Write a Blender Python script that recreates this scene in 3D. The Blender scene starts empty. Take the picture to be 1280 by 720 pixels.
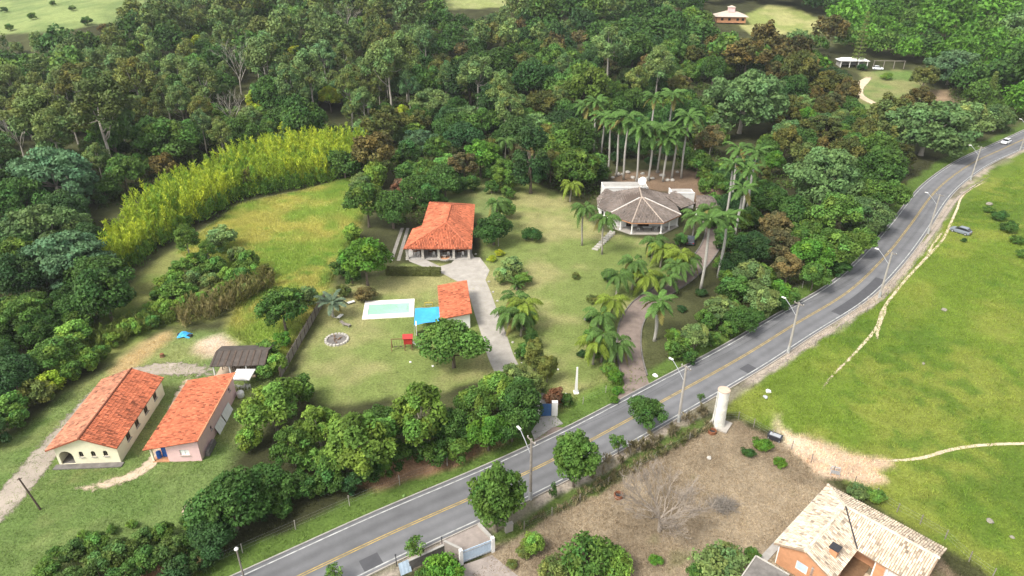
import bpy, math, random
import numpy as np
from mathutils import Vector, Matrix, Euler
from mathutils.geometry import tessellate_polygon

# ------------------------------------------------------------------ camera, light, exposure
S = bpy.context.scene
COL = S.collection
CAM_H, PITCH, FPX = 59.0, math.radians(28), 853.0
cam_d = bpy.data.cameras.new('camera'); cam = bpy.data.objects.new('camera', cam_d); COL.objects.link(cam)
cam.location = (0, 0, CAM_H); cam.rotation_euler = (math.radians(90) - PITCH, 0, 0)
cam_d.sensor_width = 36; cam_d.lens = 36 * FPX / 1280; cam_d.clip_end = 20000; cam_d.clip_start = .5
S.camera = cam
SUN_EL, SUN_AZ = math.radians(52), math.radians(232)      # azimuth clockwise from +Y: behind and to the left of the camera
W = bpy.data.worlds.new('World'); S.world = W; W.use_nodes = True
nt = W.node_tree; nt.nodes.clear()
sky = nt.nodes.new('ShaderNodeTexSky'); sky.sky_type = 'NISHITA'; sky.sun_disc = False
sky.sun_elevation = SUN_EL; sky.sun_rotation = SUN_AZ; sky.dust_density = 3.0; sky.air_density = 1.0; sky.ozone_density = 1.0
hs = nt.nodes.new('ShaderNodeHueSaturation'); hs.inputs['Saturation'].default_value = .2
bg = nt.nodes.new('ShaderNodeBackground'); bg.inputs['Strength'].default_value = .15
wo = nt.nodes.new('ShaderNodeOutputWorld')
nt.links.new(sky.outputs[0], hs.inputs['Color']); nt.links.new(hs.outputs[0], bg.inputs['Color']); nt.links.new(bg.outputs[0], wo.inputs['Surface'])
sun_d = bpy.data.lights.new('sun', 'SUN'); sun = bpy.data.objects.new('sun', sun_d); COL.objects.link(sun)
sun_d.energy = 1.8; sun_d.angle = math.radians(17); sun_d.color = (1, .95, .86)
sdir = Vector((math.sin(SUN_AZ) * math.cos(SUN_EL), math.cos(SUN_AZ) * math.cos(SUN_EL), math.sin(SUN_EL)))
sun.rotation_euler = sdir.to_track_quat('Z', 'Y').to_euler()
sun.location = sdir * 300
S.view_settings.view_transform = 'Standard'; S.view_settings.look = 'None'; S.view_settings.gamma = 1
S.view_settings.exposure = 1.1
S.cycles.max_bounces = 5; S.cycles.diffuse_bounces = 3; S.cycles.transmission_bounces = 3; S.cycles.transparent_max_bounces = 8
S.cycles.use_denoising = True; S.cycles.denoiser = 'OPENIMAGEDENOISE'; S.cycles.denoising_input_passes = 'RGB_ALBEDO_NORMAL'
S.cycles.caustics_reflective = False; S.cycles.caustics_refractive = False

rng = random.Random(7)
NR = np.random.default_rng(11)
R = math.radians

# ------------------------------------------------------------------ terrain height and pixel -> place
def smooth(t):
    t = np.clip(t, 0, 1); return t * t * (3 - 2 * t)

def _h(ix, iy, seed):
    n = (ix.astype(np.int64) * 374761393 + iy.astype(np.int64) * 668265263 + seed * 1274126177) & 0x7fffffff
    n = (n ^ (n >> 13)) * 1274126177 & 0x7fffffff
    return ((n ^ (n >> 16)) & 0xffff) / 65535.0
def vn(x, y, s, seed=0):
    x = np.asarray(x, float) / s; y = np.asarray(y, float) / s
    ix = np.floor(x); iy = np.floor(y); fx = smooth(x - ix); fy = smooth(y - iy)
    a = _h(ix, iy, seed); b = _h(ix + 1, iy, seed); c = _h(ix, iy + 1, seed); d = _h(ix + 1, iy + 1, seed)
    return (a * (1 - fx) + b * fx) * (1 - fy) + (c * (1 - fx) + d * fx) * fy
def fbm(x, y, s, seed=0, o=4):
    t = 0; a = .5
    for k in range(o):
        t = t + a * vn(x, y, s / 2 ** k, seed + 17 * k); a *= .5
    return t / (1 - .5 ** o)

def hz(x, y):
    x = np.asarray(x, float); y = np.asarray(y, float)
    z = 24 * smooth((y - 190) / 260) + 30 * smooth((y - 420) / 900) + 60 * smooth((y - 900) / 2500)
    z = z + smooth((y - 215) / 90) * (7 * (vn(x, y, 70, 3) - .5))
    z = z + smooth((y - 500) / 600) * 40 * (vn(x, y, 420, 9) - .5)
    return z
def hz1(x, y): return 0.0 if y <= 190 else float(hz(x, y))
_c, _s = math.cos(PITCH), math.sin(PITCH)
def ray(u, v):
    xc = (u - 640) / FPX; yc = (360 - v) / FPX
    return np.array([xc, _c + yc * _s, -_s + yc * _c])
def T(u, v, h=0.0):
    """the place whose point h metres above the terrain is seen at photo pixel (u, v)"""
    d = ray(u, v)
    if d[2] < 0:
        t = (h - CAM_H) / d[2]
        if d[1] * t < 185: return Vector((d[0] * t, d[1] * t, 0))
    t = 170.0
    while t < 3000:
        if CAM_H + d[2] * t - hz1(d[0] * t, d[1] * t) < h: break
        t += 4
    a, b = t - 4, t
    for _ in range(30):
        m = (a + b) / 2
        if CAM_H + d[2] * m - hz1(d[0] * m, d[1] * m) < h: b = m
        else: a = m
    return Vector((d[0] * b, d[1] * b, hz1(d[0] * b, d[1] * b)))
def P(x, y, z):
    d = y * _c - (z - CAM_H) * _s; up = y * _s + (z - CAM_H) * _c
    return 640 + FPX * x / d, 360 - FPX * up / d
def depth(p): return p[1] * _c - (p[2] - CAM_H) * _s

def pip(px, py, poly):
    px = np.asarray(px, float); py = np.asarray(py, float); ins = np.zeros(px.shape, bool); n = len(poly)
    for i in range(n):
        x1, y1 = poly[i]; x2, y2 = poly[(i + 1) % n]
        if y1 == y2: continue
        c = ((y1 > py) != (y2 > py)) & (px < (x2 - x1) * (py - y1) / (y2 - y1) + x1)
        ins ^= c
    return ins
def segdist(px, py, pts, closed=False):
    best = np.full(np.shape(px), 1e9); n = len(pts)
    for i in range(n if closed else n - 1):
        ax, ay = pts[i]; bx, by = pts[(i + 1) % n]
        dx, dy = bx - ax, by - ay; L = dx * dx + dy * dy + 1e-9
        t = np.clip(((px - ax) * dx + (py - ay) * dy) / L, 0, 1)
        best = np.minimum(best, np.hypot(px - ax - t * dx, py - ay - t * dy))
    return best
def sdist(px, py, poly):                                            # positive inside
    d = segdist(px, py, poly, True); return np.where(pip(px, py, poly), d, -d)
def world_poly(pix): return [tuple(T(u, v)[:2]) for u, v in pix]

# ------------------------------------------------------------------ mesh, material and naming helpers
class MB:
    def __init__(s): s.v = []; s.f = []; s.c = []; s.tint = (1, 1, 1)
    def add(s, vs, fs, tint=None):
        o = len(s.v); s.v += [tuple(p) for p in vs]; s.f += [tuple(i + o for i in f) for f in fs]
        s.c += [tint or s.tint] * len(vs); return s
    def box(s, c, size, rz=0, tint=None, taper=1.0):
        hx, hy, hz_ = size[0] / 2, size[1] / 2, size[2] / 2; ca, sa = math.cos(rz), math.sin(rz); vs = []
        for z in (-1, 1):
            k = taper if z > 0 else 1
            for x, y in ((-1, -1), (1, -1), (1, 1), (-1, 1)):
                X, Y = x * hx * k, y * hy * k; vs.append((c[0] + X * ca - Y * sa, c[1] + X * sa + Y * ca, c[2] + z * hz_))
        return s.add(vs, [(3, 2, 1, 0), (4, 5, 6, 7), (0, 1, 5, 4), (1, 2, 6, 5), (2, 3, 7, 6), (3, 0, 4, 7)], tint)
    def bar(s, p, q, w, h=None, tint=None):
        p, q = Vector(p), Vector(q); h = h or w; d = (q - p).normalized()
        a = d.cross(Vector((0, 0, 1)));  a = Vector((1, 0, 0)) if a.length < 1e-4 else a.normalized(); b = a.cross(d)
        vs = [e + a * x * w / 2 + b * y * h / 2 for e in (p, q) for x, y in ((-1, -1), (1, -1), (1, 1), (-1, 1))]
        return s.add(vs, [(3, 2, 1, 0), (4, 5, 6, 7), (0, 1, 5, 4), (1, 2, 6, 5), (2, 3, 7, 6), (3, 0, 4, 7)], tint)
    def tube(s, pts, rad, n=6, cap=True, tint=None):
        pts = [Vector(p) for p in pts]; vs = []; fs = []
        if not isinstance(rad, (list, tuple)): rad = [rad] * len(pts)
        ref = Vector((.3, .9, .1))
        for i, p in enumerate(pts):
            d = (pts[min(i + 1, len(pts) - 1)] - pts[max(i - 1, 0)]).normalized()
            a = d.cross(ref); a = a.normalized() if a.length > 1e-3 else Vector((1, 0, 0)); b = d.cross(a)
            for k in range(n):
                t = 2 * math.pi * k / n; vs.append(p + (a * math.cos(t) + b * math.sin(t)) * rad[i])
        for i in range(len(pts) - 1):
            for k in range(n):
                fs.append((i * n + k, i * n + (k + 1) % n, (i + 1) * n + (k + 1) % n, (i + 1) * n + k))
        if cap: fs += [tuple(range(n))[::-1], tuple((len(pts) - 1) * n + k for k in range(n))]
        return s.add(vs, fs, tint)
    def lathe(s, prof, n=16, c=(0, 0, 0), tint=None):
        vs = [(c[0] + r * math.cos(2 * math.pi * k / n), c[1] + r * math.sin(2 * math.pi * k / n), c[2] + z) for r, z in prof for k in range(n)]
        m = len(prof)
        fs = [(i * n + k, i * n + (k + 1) % n, (i + 1) * n + (k + 1) % n, (i + 1) * n + k) for i in range(m - 1) for k in range(n)]
        fs += [tuple(range(n))[::-1], tuple((m - 1) * n + k for k in range(n))]
        return s.add(vs, fs, tint)
    def prism(s, poly, z0, z1, tint=None):                           # poly: list of (x, y); z values may be callables
        n = len(poly); a = z0 if callable(z0) else (lambda x, y: z0); b = z1 if callable(z1) else (lambda x, y: z1)
        vs = [(x, y, a(x, y)) for x, y in poly] + [(x, y, b(x, y)) for x, y in poly]
        tr = tessellate_polygon([[Vector((x, y, 0)) for x, y in poly]])
        fs = [t for t in tr] + [tuple(i + n for i in t) for t in tr] + [(i, (i + 1) % n, n + (i + 1) % n, n + i) for i in range(n)]
        return s.add(vs, fs, tint)
    def slab(s, pts, th, tint=None):                                 # planar polygon in space, thickened downwards
        n = len(pts); q = [Vector(p) for p in pts]; w = [p - Vector((0, 0, th)) for p in q]
        return s.add(q + w, [tuple(range(n)), tuple(range(2 * n - 1, n - 1, -1))] + [(i, n + i, n + (i + 1) % n, (i + 1) % n) for i in range(n)], tint)
    def wall(s, o, d, outline, holes=(), th=.18, tint=None):
        """upright wall from 2-D outline (along, up) with real openings; o origin, d unit direction along, thickness to the inner side"""
        o = Vector(o); d = Vector(d).normalized(); nrm = Vector((-d.y, d.x, 0))
        loops = [list(outline)] + [list(h) for h in holes]; flat = [p for l in loops for p in l]; n = len(flat)
        tr = tessellate_polygon([[Vector((a, b, 0)) for a, b in l] for l in loops])
        vs = [o + d * a + Vector((0, 0, b)) for a, b in flat]; vs += [p + nrm * th for p in vs[:n]]
        fs = [tuple(t) for t in tr] + [tuple(i + n for i in t[::-1]) for t in tr]; k = 0
        for l in loops:
            m = len(l); fs += [(k + i, k + (i + 1) % m, n + k + (i + 1) % m, n + k + i) for i in range(m)]; k += m
        return s.add(vs, fs, tint)
    def mesh(s, name, smooth_=False):
        me = bpy.data.meshes.new(name); me.from_pydata(s.v, [], s.f)
        if any(c != (1, 1, 1) for c in s.c):
            at = me.color_attributes.new('tint', 'FLOAT_COLOR', 'POINT')
            at.data.foreach_set('color', np.c_[np.array(s.c, dtype=np.float32), np.ones(len(s.c), np.float32)].ravel())
        if smooth_: me.polygons.foreach_set('use_smooth', [True] * len(me.polygons))
        me.update(); return me

def tag(o, label=None, cat=None, group=None, kind=None):
    for k, v in (('label', label), ('category', cat), ('group', group), ('kind', kind)):
        if v: o[k] = v
    return o
def link(name, me, m=None, parent=None):
    o = bpy.data.objects.new(name, me); COL.objects.link(o)
    if m is not None and me is not None and len(me.materials) == 0: me.materials.append(m)
    if parent is not None: o.parent = parent
    return o
def thing(name, label, cat, loc=(0, 0, 0), rz=0.0, group=None):
    o = bpy.data.objects.new(name, None); COL.objects.link(o); o.empty_display_size = .5
    o.location = loc; o.rotation_euler = (0, 0, rz); return tag(o, label, cat, group)
def part(name, mb, m, parent, sm=False, kind=None, label=None):
    o = link(name, mb.mesh(name, sm), m, parent)
    if kind: o['kind'] = kind
    if label: o['label'] = label
    return o
def solo(name, mb, m, label, cat, loc=(0, 0, 0), rz=0.0, group=None, sm=False):
    o = link(name, mb.mesh(name, sm), m); o.location = loc; o.rotation_euler = (0, 0, rz); return tag(o, label, cat, group)
def tree_copy(o, parent=None):
    c = o.copy(); COL.objects.link(c); c.parent = parent
    for ch in o.children: tree_copy(ch, c)
    return c

def mat(name, col, rough=.8, var=.25, scale=3.0, bump=0.0, bscale=None, tint=False, spec=.3, metal=0.0, col2=None, detail=6.0):
    m = bpy.data.materials.new(name); m.use_nodes = True; t = m.node_tree; b = t.nodes['Principled BSDF']
    b.inputs['Roughness'].default_value = rough; b.inputs['Specular IOR Level'].default_value = spec; b.inputs['Metallic'].default_value = metal
    tc = t.nodes.new('ShaderNodeTexCoord'); nz = t.nodes.new('ShaderNodeTexNoise'); nz.inputs['Scale'].default_value = scale
    nz.inputs['Detail'].default_value = detail; nz.inputs['Roughness'].default_value = .65
    t.links.new(tc.outputs['Object'], nz.inputs['Vector'])
    rp = t.nodes.new('ShaderNodeMapRange'); rp.inputs[1].default_value = .3; rp.inputs[2].default_value = .7
    t.links.new(nz.outputs['Fac'], rp.inputs[0])
    mx = t.nodes.new('ShaderNodeMix'); mx.data_type = 'RGBA'
    c2 = col2 or tuple(c * (1 - var) for c in col); c1 = col if col2 else tuple(min(.95, c * (1 + var * .5)) for c in col)
    mx.inputs[6].default_value = (*c2, 1); mx.inputs[7].default_value = (*c1, 1); t.links.new(rp.outputs[0], mx.inputs[0])
    out = mx.outputs[2]
    if tint:
        at = t.nodes.new('ShaderNodeAttribute'); at.attribute_name = 'tint'
        ml = t.nodes.new('ShaderNodeMix'); ml.data_type = 'RGBA'; ml.blend_type = 'MULTIPLY'; ml.inputs[0].default_value = 1
        t.links.new(out, ml.inputs[6]); t.links.new(at.outputs['Color'], ml.inputs[7]); out = ml.outputs[2]
    t.links.new(out, b.inputs['Base Color'])
    if bump:
        n2 = t.nodes.new('ShaderNodeTexNoise'); n2.inputs['Scale'].default_value = bscale or scale * 4; n2.inputs['Detail'].default_value = 4
        t.links.new(tc.outputs['Object'], n2.inputs['Vector'])
        bp = t.nodes.new('ShaderNodeBump'); bp.inputs['Strength'].default_value = bump; bp.inputs['Distance'].default_value = .05
        t.links.new(n2.outputs['Fac'], bp.inputs['Height']); t.links.new(bp.outputs[0], b.inputs['Normal'])
    return m

def leaf_mat(name, trans=.22, rough=.55):
    """foliage: the leaf's own tint times the colour set on the object"""
    m = bpy.data.materials.new(name); m.use_nodes = True; t = m.node_tree; b = t.nodes['Principled BSDF']
    b.inputs['Roughness'].default_value = rough; b.inputs['Specular IOR Level'].default_value = .12
    at = t.nodes.new('ShaderNodeAttribute'); at.attribute_name = 'tint'; oi = t.nodes.new('ShaderNodeObjectInfo')
    ml = t.nodes.new('ShaderNodeMix'); ml.data_type = 'RGBA'; ml.blend_type = 'MULTIPLY'; ml.inputs[0].default_value = 1
    t.links.new(oi.outputs['Color'], ml.inputs[6]); t.links.new(at.outputs['Color'], ml.inputs[7])
    t.links.new(ml.outputs[2], b.inputs['Base Color'])
    tr = t.nodes.new('ShaderNodeBsdfTranslucent'); t.links.new(ml.outputs[2], tr.inputs['Color'])
    ms = t.nodes.new('ShaderNodeMixShader'); ms.inputs[0].default_value = trans
    t.links.new(b.outputs[0], ms.inputs[1]); t.links.new(tr.outputs[0], ms.inputs[2])
    t.links.new(ms.outputs[0], t.nodes['Material Output'].inputs['Surface'])
    return m

M = {}
M['leaf'] = leaf_mat('leaf')
M['blade'] = leaf_mat('grass_blade', .3, .6)
M['bark'] = mat('bark', (.16, .13, .10), .9, .4, 4, .5)
M['pale_bark'] = mat('pale_bark', (.42, .38, .32), .9, .25, 5, .3)
M['palm_bark'] = mat('palm_bark', (.36, .34, .30), .85, .25, 4, .2)
M['green_shaft'] = mat('green_shaft', (.13, .22, .05), .5, .2, 5)
M['asphalt'] = mat('asphalt', (.138, .138, .142), .9, .22, .28, .25, 30, tint=True)
M['asphalt_patch'] = mat('asphalt_patch', (.075, .075, .08), .9, .15, 1.0, .25, 30)
M['white_paint'] = mat('white_paint', (.43, .43, .41), .85, .55, 1.0)
M['yellow_paint'] = mat('yellow_paint', (.38, .275, .09), .8, .5, 1.0)
M['concrete'] = mat('concrete', (.36, .34, .31), .9, .25, .8, .2)
M['pale_concrete'] = mat('pale_concrete', (.36, .33, .29), .9, .22, .7, .2)
M['strip_concrete'] = mat('strip_concrete', (.21, .195, .17), .95, .3, 1.2, .2)
M['dark_concrete'] = mat('dark_concrete', (.17, .155, .14), .95, .4, 1.2, .3)
M['tile'] = mat('roof_tile', (.46, .135, .065), .85, .22, 1.6, 0, tint=True)
M['tile_base'] = mat('roof_underlay', (.26, .075, .035), .95, .3, 3)
M['tile_straw'] = mat('straw_tile', (.60, .49, .37), .85, .2, 1.6, 0, tint=True)
M['straw_base'] = mat('straw_underlay', (.30, .22, .15), .95, .3, 3)
M['tile_brown'] = mat('brown_tile', (.175, .143, .122), .85, .2, 1.2, 0, tint=True)
M['brown_base'] = mat('brown_underlay', (.10, .075, .06), .95, .3, 3)
M['cream'] = mat('cream_wall', (.74, .69, .50), .85, .10, .9)
M['pink'] = mat('pink_wall', (.74, .50, .48), .85, .10, .9)
M['white'] = mat('white_wall', (.72, .70, .66), .8, .10, .9)
M['clay'] = mat('clay_wall', (.50, .25, .13), .9, .2, 1.5)
M['pale_clay'] = mat('pale_clay', (.52, .40, .31), .9, .2, 1.5)
M['wood'] = mat('brown_wood', (.20, .115, .06), .8, .3, 3)
M['dark_wood'] = mat('dark_wood', (.09, .065, .05), .85, .35, 3)
M['grey_wood'] = mat('grey_wood', (.25, .22, .185), .9, .35, 3)
M['glass'] = mat('window_glass', (.02, .022, .025), .15, .2, 2, spec=.6)
M['dark'] = mat('dark_metal', (.035, .035, .04), .6, .2, 3)
M['metal'] = mat('grey_metal', (.42, .43, .44), .5, .15, 3, metal=.3)
M['blue'] = mat('blue_plastic', (.02, .12, .42), .5, .2, 2)
M['tarp'] = mat('blue_tarp', (.05, .36, .72), .45, .25, .9, .4, 2.0)
M['red'] = mat('red_paint', (.42, .035, .03), .6, .25, 2)
M['rust'] = mat('rust', (.22, .085, .04), .85, .4, 4)
M['gate_blue'] = mat('pale_blue_metal', (.46, .56, .66), .5, .15, 2)
M['deep_blue'] = mat('deep_blue_metal', (.05, .13, .30), .5, .2, 2)
M['paver'] = mat('brick_paver', (.205, .16, .135), .9, .28, .9, .3, 8)
M['grey_paver'] = mat('grey_paver', (.30, .255, .225), .9, .25, 1.0, .3, 8)
M['dirt'] = mat('dirt', (.46, .36, .26), .95, .25, .5, .4, 4)
M['track'] = mat('track_dirt', (.29, .245, .20), .95, .28, .35, .4, 4)
M['sand'] = mat('sand', (.50, .41, .28), .95, .18, .5, .4, 4)
M['stone'] = mat('stone', (.45, .42, .37), .9, .3, 2, .4)
M['dull_stone'] = mat('dull_stone', (.26, .24, .19), .95, .4, 2, .4)
M['pool_tile'] = mat('pool_tile', (.30, .62, .55), .4, .12, 1.5)
M['deck'] = mat('pool_deck', (.78, .74, .66), .8, .08, 1.2)
M['thatch'] = mat('old_roofing', (.085, .07, .06), .95, .4, .8, .5, 6)
M['tank'] = mat('tank_concrete', (.68, .66, .58), .85, .28, 1.1)
M['car_white'] = mat('white_car_paint', (.78, .79, .80), .3, .04, 1, spec=.5)
M['car_dark'] = mat('dark_car_paint', (.05, .06, .075), .3, .1, 1, spec=.5)
M['car_silver'] = mat('silver_car_paint', (.24, .27, .31), .3, .06, 1, spec=.5, metal=.3)
M['tyre'] = mat('tyre', (.02, .02, .02), .9, .2, 4)
M['lamp_red'] = mat('tail_lamp', (.4, .02, .02), .4, .1, 4)
M['lamp_white'] = mat('head_lamp', (.8, .8, .78), .2, .1, 4)

# ------------------------------------------------------------------ road line
def catmull(pts, step):
    pts = [Vector((p[0], p[1])) for p in pts]; out = []
    ext = [pts[0] * 2 - pts[1]] + pts + [pts[-1] * 2 - pts[-2]]
    for i in range(1, len(ext) - 2):
        a, b, c, d = ext[i - 1:i + 3]; n = max(2, int((c - b).length / step))
        for k in range(n):
            t = k / n
            out.append(.5 * ((2 * b) + (c - a) * t + (2 * a - 5 * b + 4 * c - d) * t * t + (3 * b - a - 3 * c + d) * t ** 3))
    out.append(pts[-1]); return [(p.x, p.y) for p in out]
_rp = [(380, 718), (504, 659), (588, 624), (689, 577), (742, 549), (840, 495), (934, 443), (995, 404), (1060, 366), (1109, 318), (1139, 280), (1172, 236), (1215, 204), (1252, 187), (1280, 174)]
_rw = [tuple(T(u, v)[:2]) for u, v in _rp]
d0 = Vector(_rw[0]) - Vector(_rw[1]); d0.normalize(); d1 = Vector(_rw[-1]) - Vector(_rw[-3]); d1.normalize()
_rw = [tuple(Vector(_rw[0]) + d0 * k) for k in (160, 80, 30)] + _rw + [tuple(Vector(_rw[-1]) + d1 * k + Vector((k * k * .0012, 0))) for k in (40, 90, 160, 260)]
ROAD = catmull(_rw, 2.0)
# a light smoothing pass keeps the bends even
_ra = np.array(ROAD)
for _ in range(12): _ra[1:-1] = (_ra[:-2] + 2 * _ra[1:-1] + _ra[2:]) / 4
ROAD = [tuple(p) for p in _ra]
def road_side(px, py):
    """signed distance to the road line: positive on its north-west side"""
    best = np.full(np.shape(px), 1e9); sg = np.ones(np.shape(px)); ss = np.zeros(np.shape(px)); acc = 0
    for i in range(0, len(ROAD) - 1):
        ax, ay = ROAD[i]; bx, by = ROAD[i + 1]; dx, dy = bx - ax, by - ay; L = dx * dx + dy * dy
        t = np.clip(((px - ax) * dx + (py - ay) * dy) / L, 0, 1); d = np.hypot(px - ax - t * dx, py - ay - t * dy)
        w = d < best; best = np.where(w, d, best); sg = np.where(w, np.sign(dx * (py - ay) - dy * (px - ax)), sg)
    return best * sg
def offset_line(pts, d):
    out = []
    for i, p in enumerate(pts):
        a = Vector(pts[max(0, i - 1)]); b = Vector(pts[min(len(pts) - 1, i + 1)]); t = (b - a).normalized()
        out.append((p[0] - t.y * d, p[1] + t.x * d))
    return out

# ------------------------------------------------------------------ ground zones (colours of the soil and turf themselves)
Z = {}
Z['lawn'] = world_poly([(372, 470), (400, 388), (440, 352), (480, 345), (505, 330), (600, 330), (612, 235), (640, 222), (700, 240), (750, 290), (800, 298), (875, 322), (800, 390), (790, 470), (700, 525), (660, 505), (600, 475), (560, 485), (470, 505), (400, 505)])
Z['backlawn'] = world_poly([(522, 262), (535, 245), (600, 222), (640, 212), (655, 240), (610, 300), (590, 262)])
Z['meadow'] = world_poly([(222, 316), (262, 283), (300, 256), (380, 238), (445, 220), (472, 232), (445, 290), (420, 340), (402, 380), (350, 462), (325, 440), (285, 415), (300, 370), (320, 350)])
Z['strip'] = world_poly([(100, 440), (150, 365), (215, 312), (262, 285), (300, 300), (320, 350), (262, 400), (205, 412), (130, 455)])
Z['home'] = world_poly([(-150, 640), (0, 556), (70, 500), (140, 455), (220, 410), (285, 415), (345, 470), (305, 560), (262, 640), (240, 760), (-150, 850)])
Z['pasture'] = world_poly([(905, 512), (960, 538), (1050, 602), (1240, 722), (1500, 900), (1900, 800), (1900, 160), (1290, 172), (1212, 230), (1162, 293), (1098, 373), (988, 443)])
Z['lot'] = world_poly([(540, 790), (630, 668), (890, 532), (925, 527), (960, 545), (1040, 605), (1240, 742), (1000, 900), (500, 900)])
Z['sandpatch'] = world_poly([(958, 537), (974, 520), (978, 531), (1010, 549), (1060, 566), (1104, 577), (1088, 588), (1104, 600), (1066, 604), (1035, 600), (1000, 575)])
Z['sandyard'] = world_poly([(250, 425), (275, 418), (290, 432), (272, 448), (252, 440)])
Z['tanyard'] = world_poly([(140, 462), (190, 420), (215, 412), (222, 420), (180, 455), (150, 472)])
Z['carclear'] = world_poly([(1078, 90), (1140, 88), (1180, 122), (1150, 145), (1120, 165), (1100, 185), (1060, 155), (1072, 120)])
Z['brownclear'] = world_poly([(1150, 112), (1185, 112), (1192, 128), (1160, 130)])
Z['palmfloor'] = world_poly([(756, 240), (770, 216), (860, 212), (905, 228), (890, 262), (830, 240)])
Z['farfield'] = world_poly([(915, 25), (960, 6), (990, 8), (1045, 34), (1020, 42), (940, 44)])
def far_poly(l): return world_poly(l)
Z['hillfield'] = far_poly([(-250, -30), (150, -30), (188, 6), (150, 26), (80, 40), (-250, 48)])
Z['hillfield2'] = far_poly([(545, -20), (650, -20), (640, 8), (550, 12)])
Z['driveverge'] = world_poly([(690, 535), (715, 505), (760, 480), (778, 470), (780, 505), (720, 540)])
BARE = world_poly([(1180, 285), (1240, 265), (1300, 280), (1300, 330), (1255, 318), (1215, 300)])

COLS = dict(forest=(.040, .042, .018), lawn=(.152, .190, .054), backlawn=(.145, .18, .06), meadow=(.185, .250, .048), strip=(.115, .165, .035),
            home=(.130, .180, .055), pasture=(.110, .160, .022), lot=(.190, .148, .098), sandpatch=(.50, .39, .28), sandyard=(.48, .39, .30),
            tanyard=(.42, .32, .16), carclear=(.115, .175, .045), brownclear=(.27, .19, .12), palmfloor=(.17, .115, .075), farfield=(.20, .23, .07),
            hillfield=(.21, .255, .09), hillfield2=(.23, .26, .09), driveverge=(.075, .145, .022))
ALT = dict(lawn=(.250, .238, .100), backlawn=(.21, .21, .08), meadow=(.30, .285, .080), strip=(.18, .19, .06), home=(.19, .21, .075), pasture=(.160, .188, .034),
           lot=(.27, .215, .145), sandpatch=(.44, .32, .22), sandyard=(.42, .33, .23), tanyard=(.34, .25, .12), carclear=(.20, .20, .08), brownclear=(.20, .15, .09),
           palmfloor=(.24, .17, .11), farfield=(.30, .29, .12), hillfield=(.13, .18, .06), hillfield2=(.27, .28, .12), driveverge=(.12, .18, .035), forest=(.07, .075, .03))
ALT3 = dict(lot=(.125, .120, .055), pasture=(.068, .118, .016), lawn=(.13, .165, .046), home=(.09, .14, .036), meadow=(.12, .20, .035))
SOFT = dict(forest=1, sandpatch=.7, sandyard=1.2, tanyard=1.2, lot=.5, pasture=.6, meadow=2.0, home=1.5, lawn=1.0)

def ground_colour(x, y):
    n1 = fbm(x, y, 14, 1, 4); n2 = fbm(x, y, 5, 5, 4); n3 = fbm(x, y, 30, 8, 3); n4 = fbm(x, y, 2.2, 21, 3)
    def tone(k):
        a = np.array(COLS[k]); b = np.array(ALT.get(k, COLS[k]))
        w = smooth((n1 * .55 + n2 * .45 - .40) / .24)[:, None]; c = a * (1 - w) + b * w
        if k in ALT3:
            w3 = smooth((n3 * .6 + n4 * .4 - .52) / .12)[:, None] * .8; c = c * (1 - w3) + np.array(ALT3[k]) * w3
        return c
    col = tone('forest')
    for k in ('hillfield', 'hillfield2', 'farfield', 'carclear', 'brownclear', 'palmfloor', 'strip', 'home', 'meadow', 'lawn', 'backlawn', 'pasture', 'lot', 'driveverge', 'tanyard', 'sandyard', 'sandpatch'):
        sd = sdist(x, y, Z[k]) + (n2 - .5) * 3.0 * (0.4 if k in ('lot', 'pasture') else 1) + (n4 - .5) * 1.6
        w = smooth(sd / SOFT.get(k, 1.5) * .5 + .5)[:, None]
        col = col * (1 - w) + tone(k) * w
    # verges along the road: turf by the kerb, a bare red-brown bank under the tree row, dry soil on the lot side
    rs = road_side(x, y); ar = rs + (n2 - .5) * 2.2
    green = np.array((.085, .135, .028)); soil = np.array((.27, .165, .095)); grey = np.array((.33, .28, .225))
    w = (smooth((ar - 3.2) / .6) * (1 - smooth((ar - 6.2) / 1.2)))[:, None]; col = col * (1 - w) + green * w
    wb = (smooth((ar - 5.6) / 1.2) * (1 - smooth((ar - 9.5) / 1.5)) * (1 - smooth((x - 0) / 3)) * smooth((n1 - .30) / .12))[:, None]
    col = col * (1 - wb) + (soil * (.8 + .5 * n4[:, None])) * wb
    wg = (smooth((-ar - 3.3) / .4) * (1 - smooth((-ar - 5.2) / .7)) * (1 - .6 * smooth((n2 - .5) / .1)))[:, None]; col = col * (1 - wg) + grey * wg
    wl = (smooth((-ar - 5.2) / .5) * (1 - smooth((-ar - 7.0) / .6)) * (x < 26) * (x > -2))[:, None]; col = col * (1 - wl) + np.array((.085, .12, .03)) * wl
    n5 = fbm(x, y, 1.5, 61, 2); return np.clip(col * (.80 + .24 * n4[:, None] + .18 * n5[:, None]), .004, .9)

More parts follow.
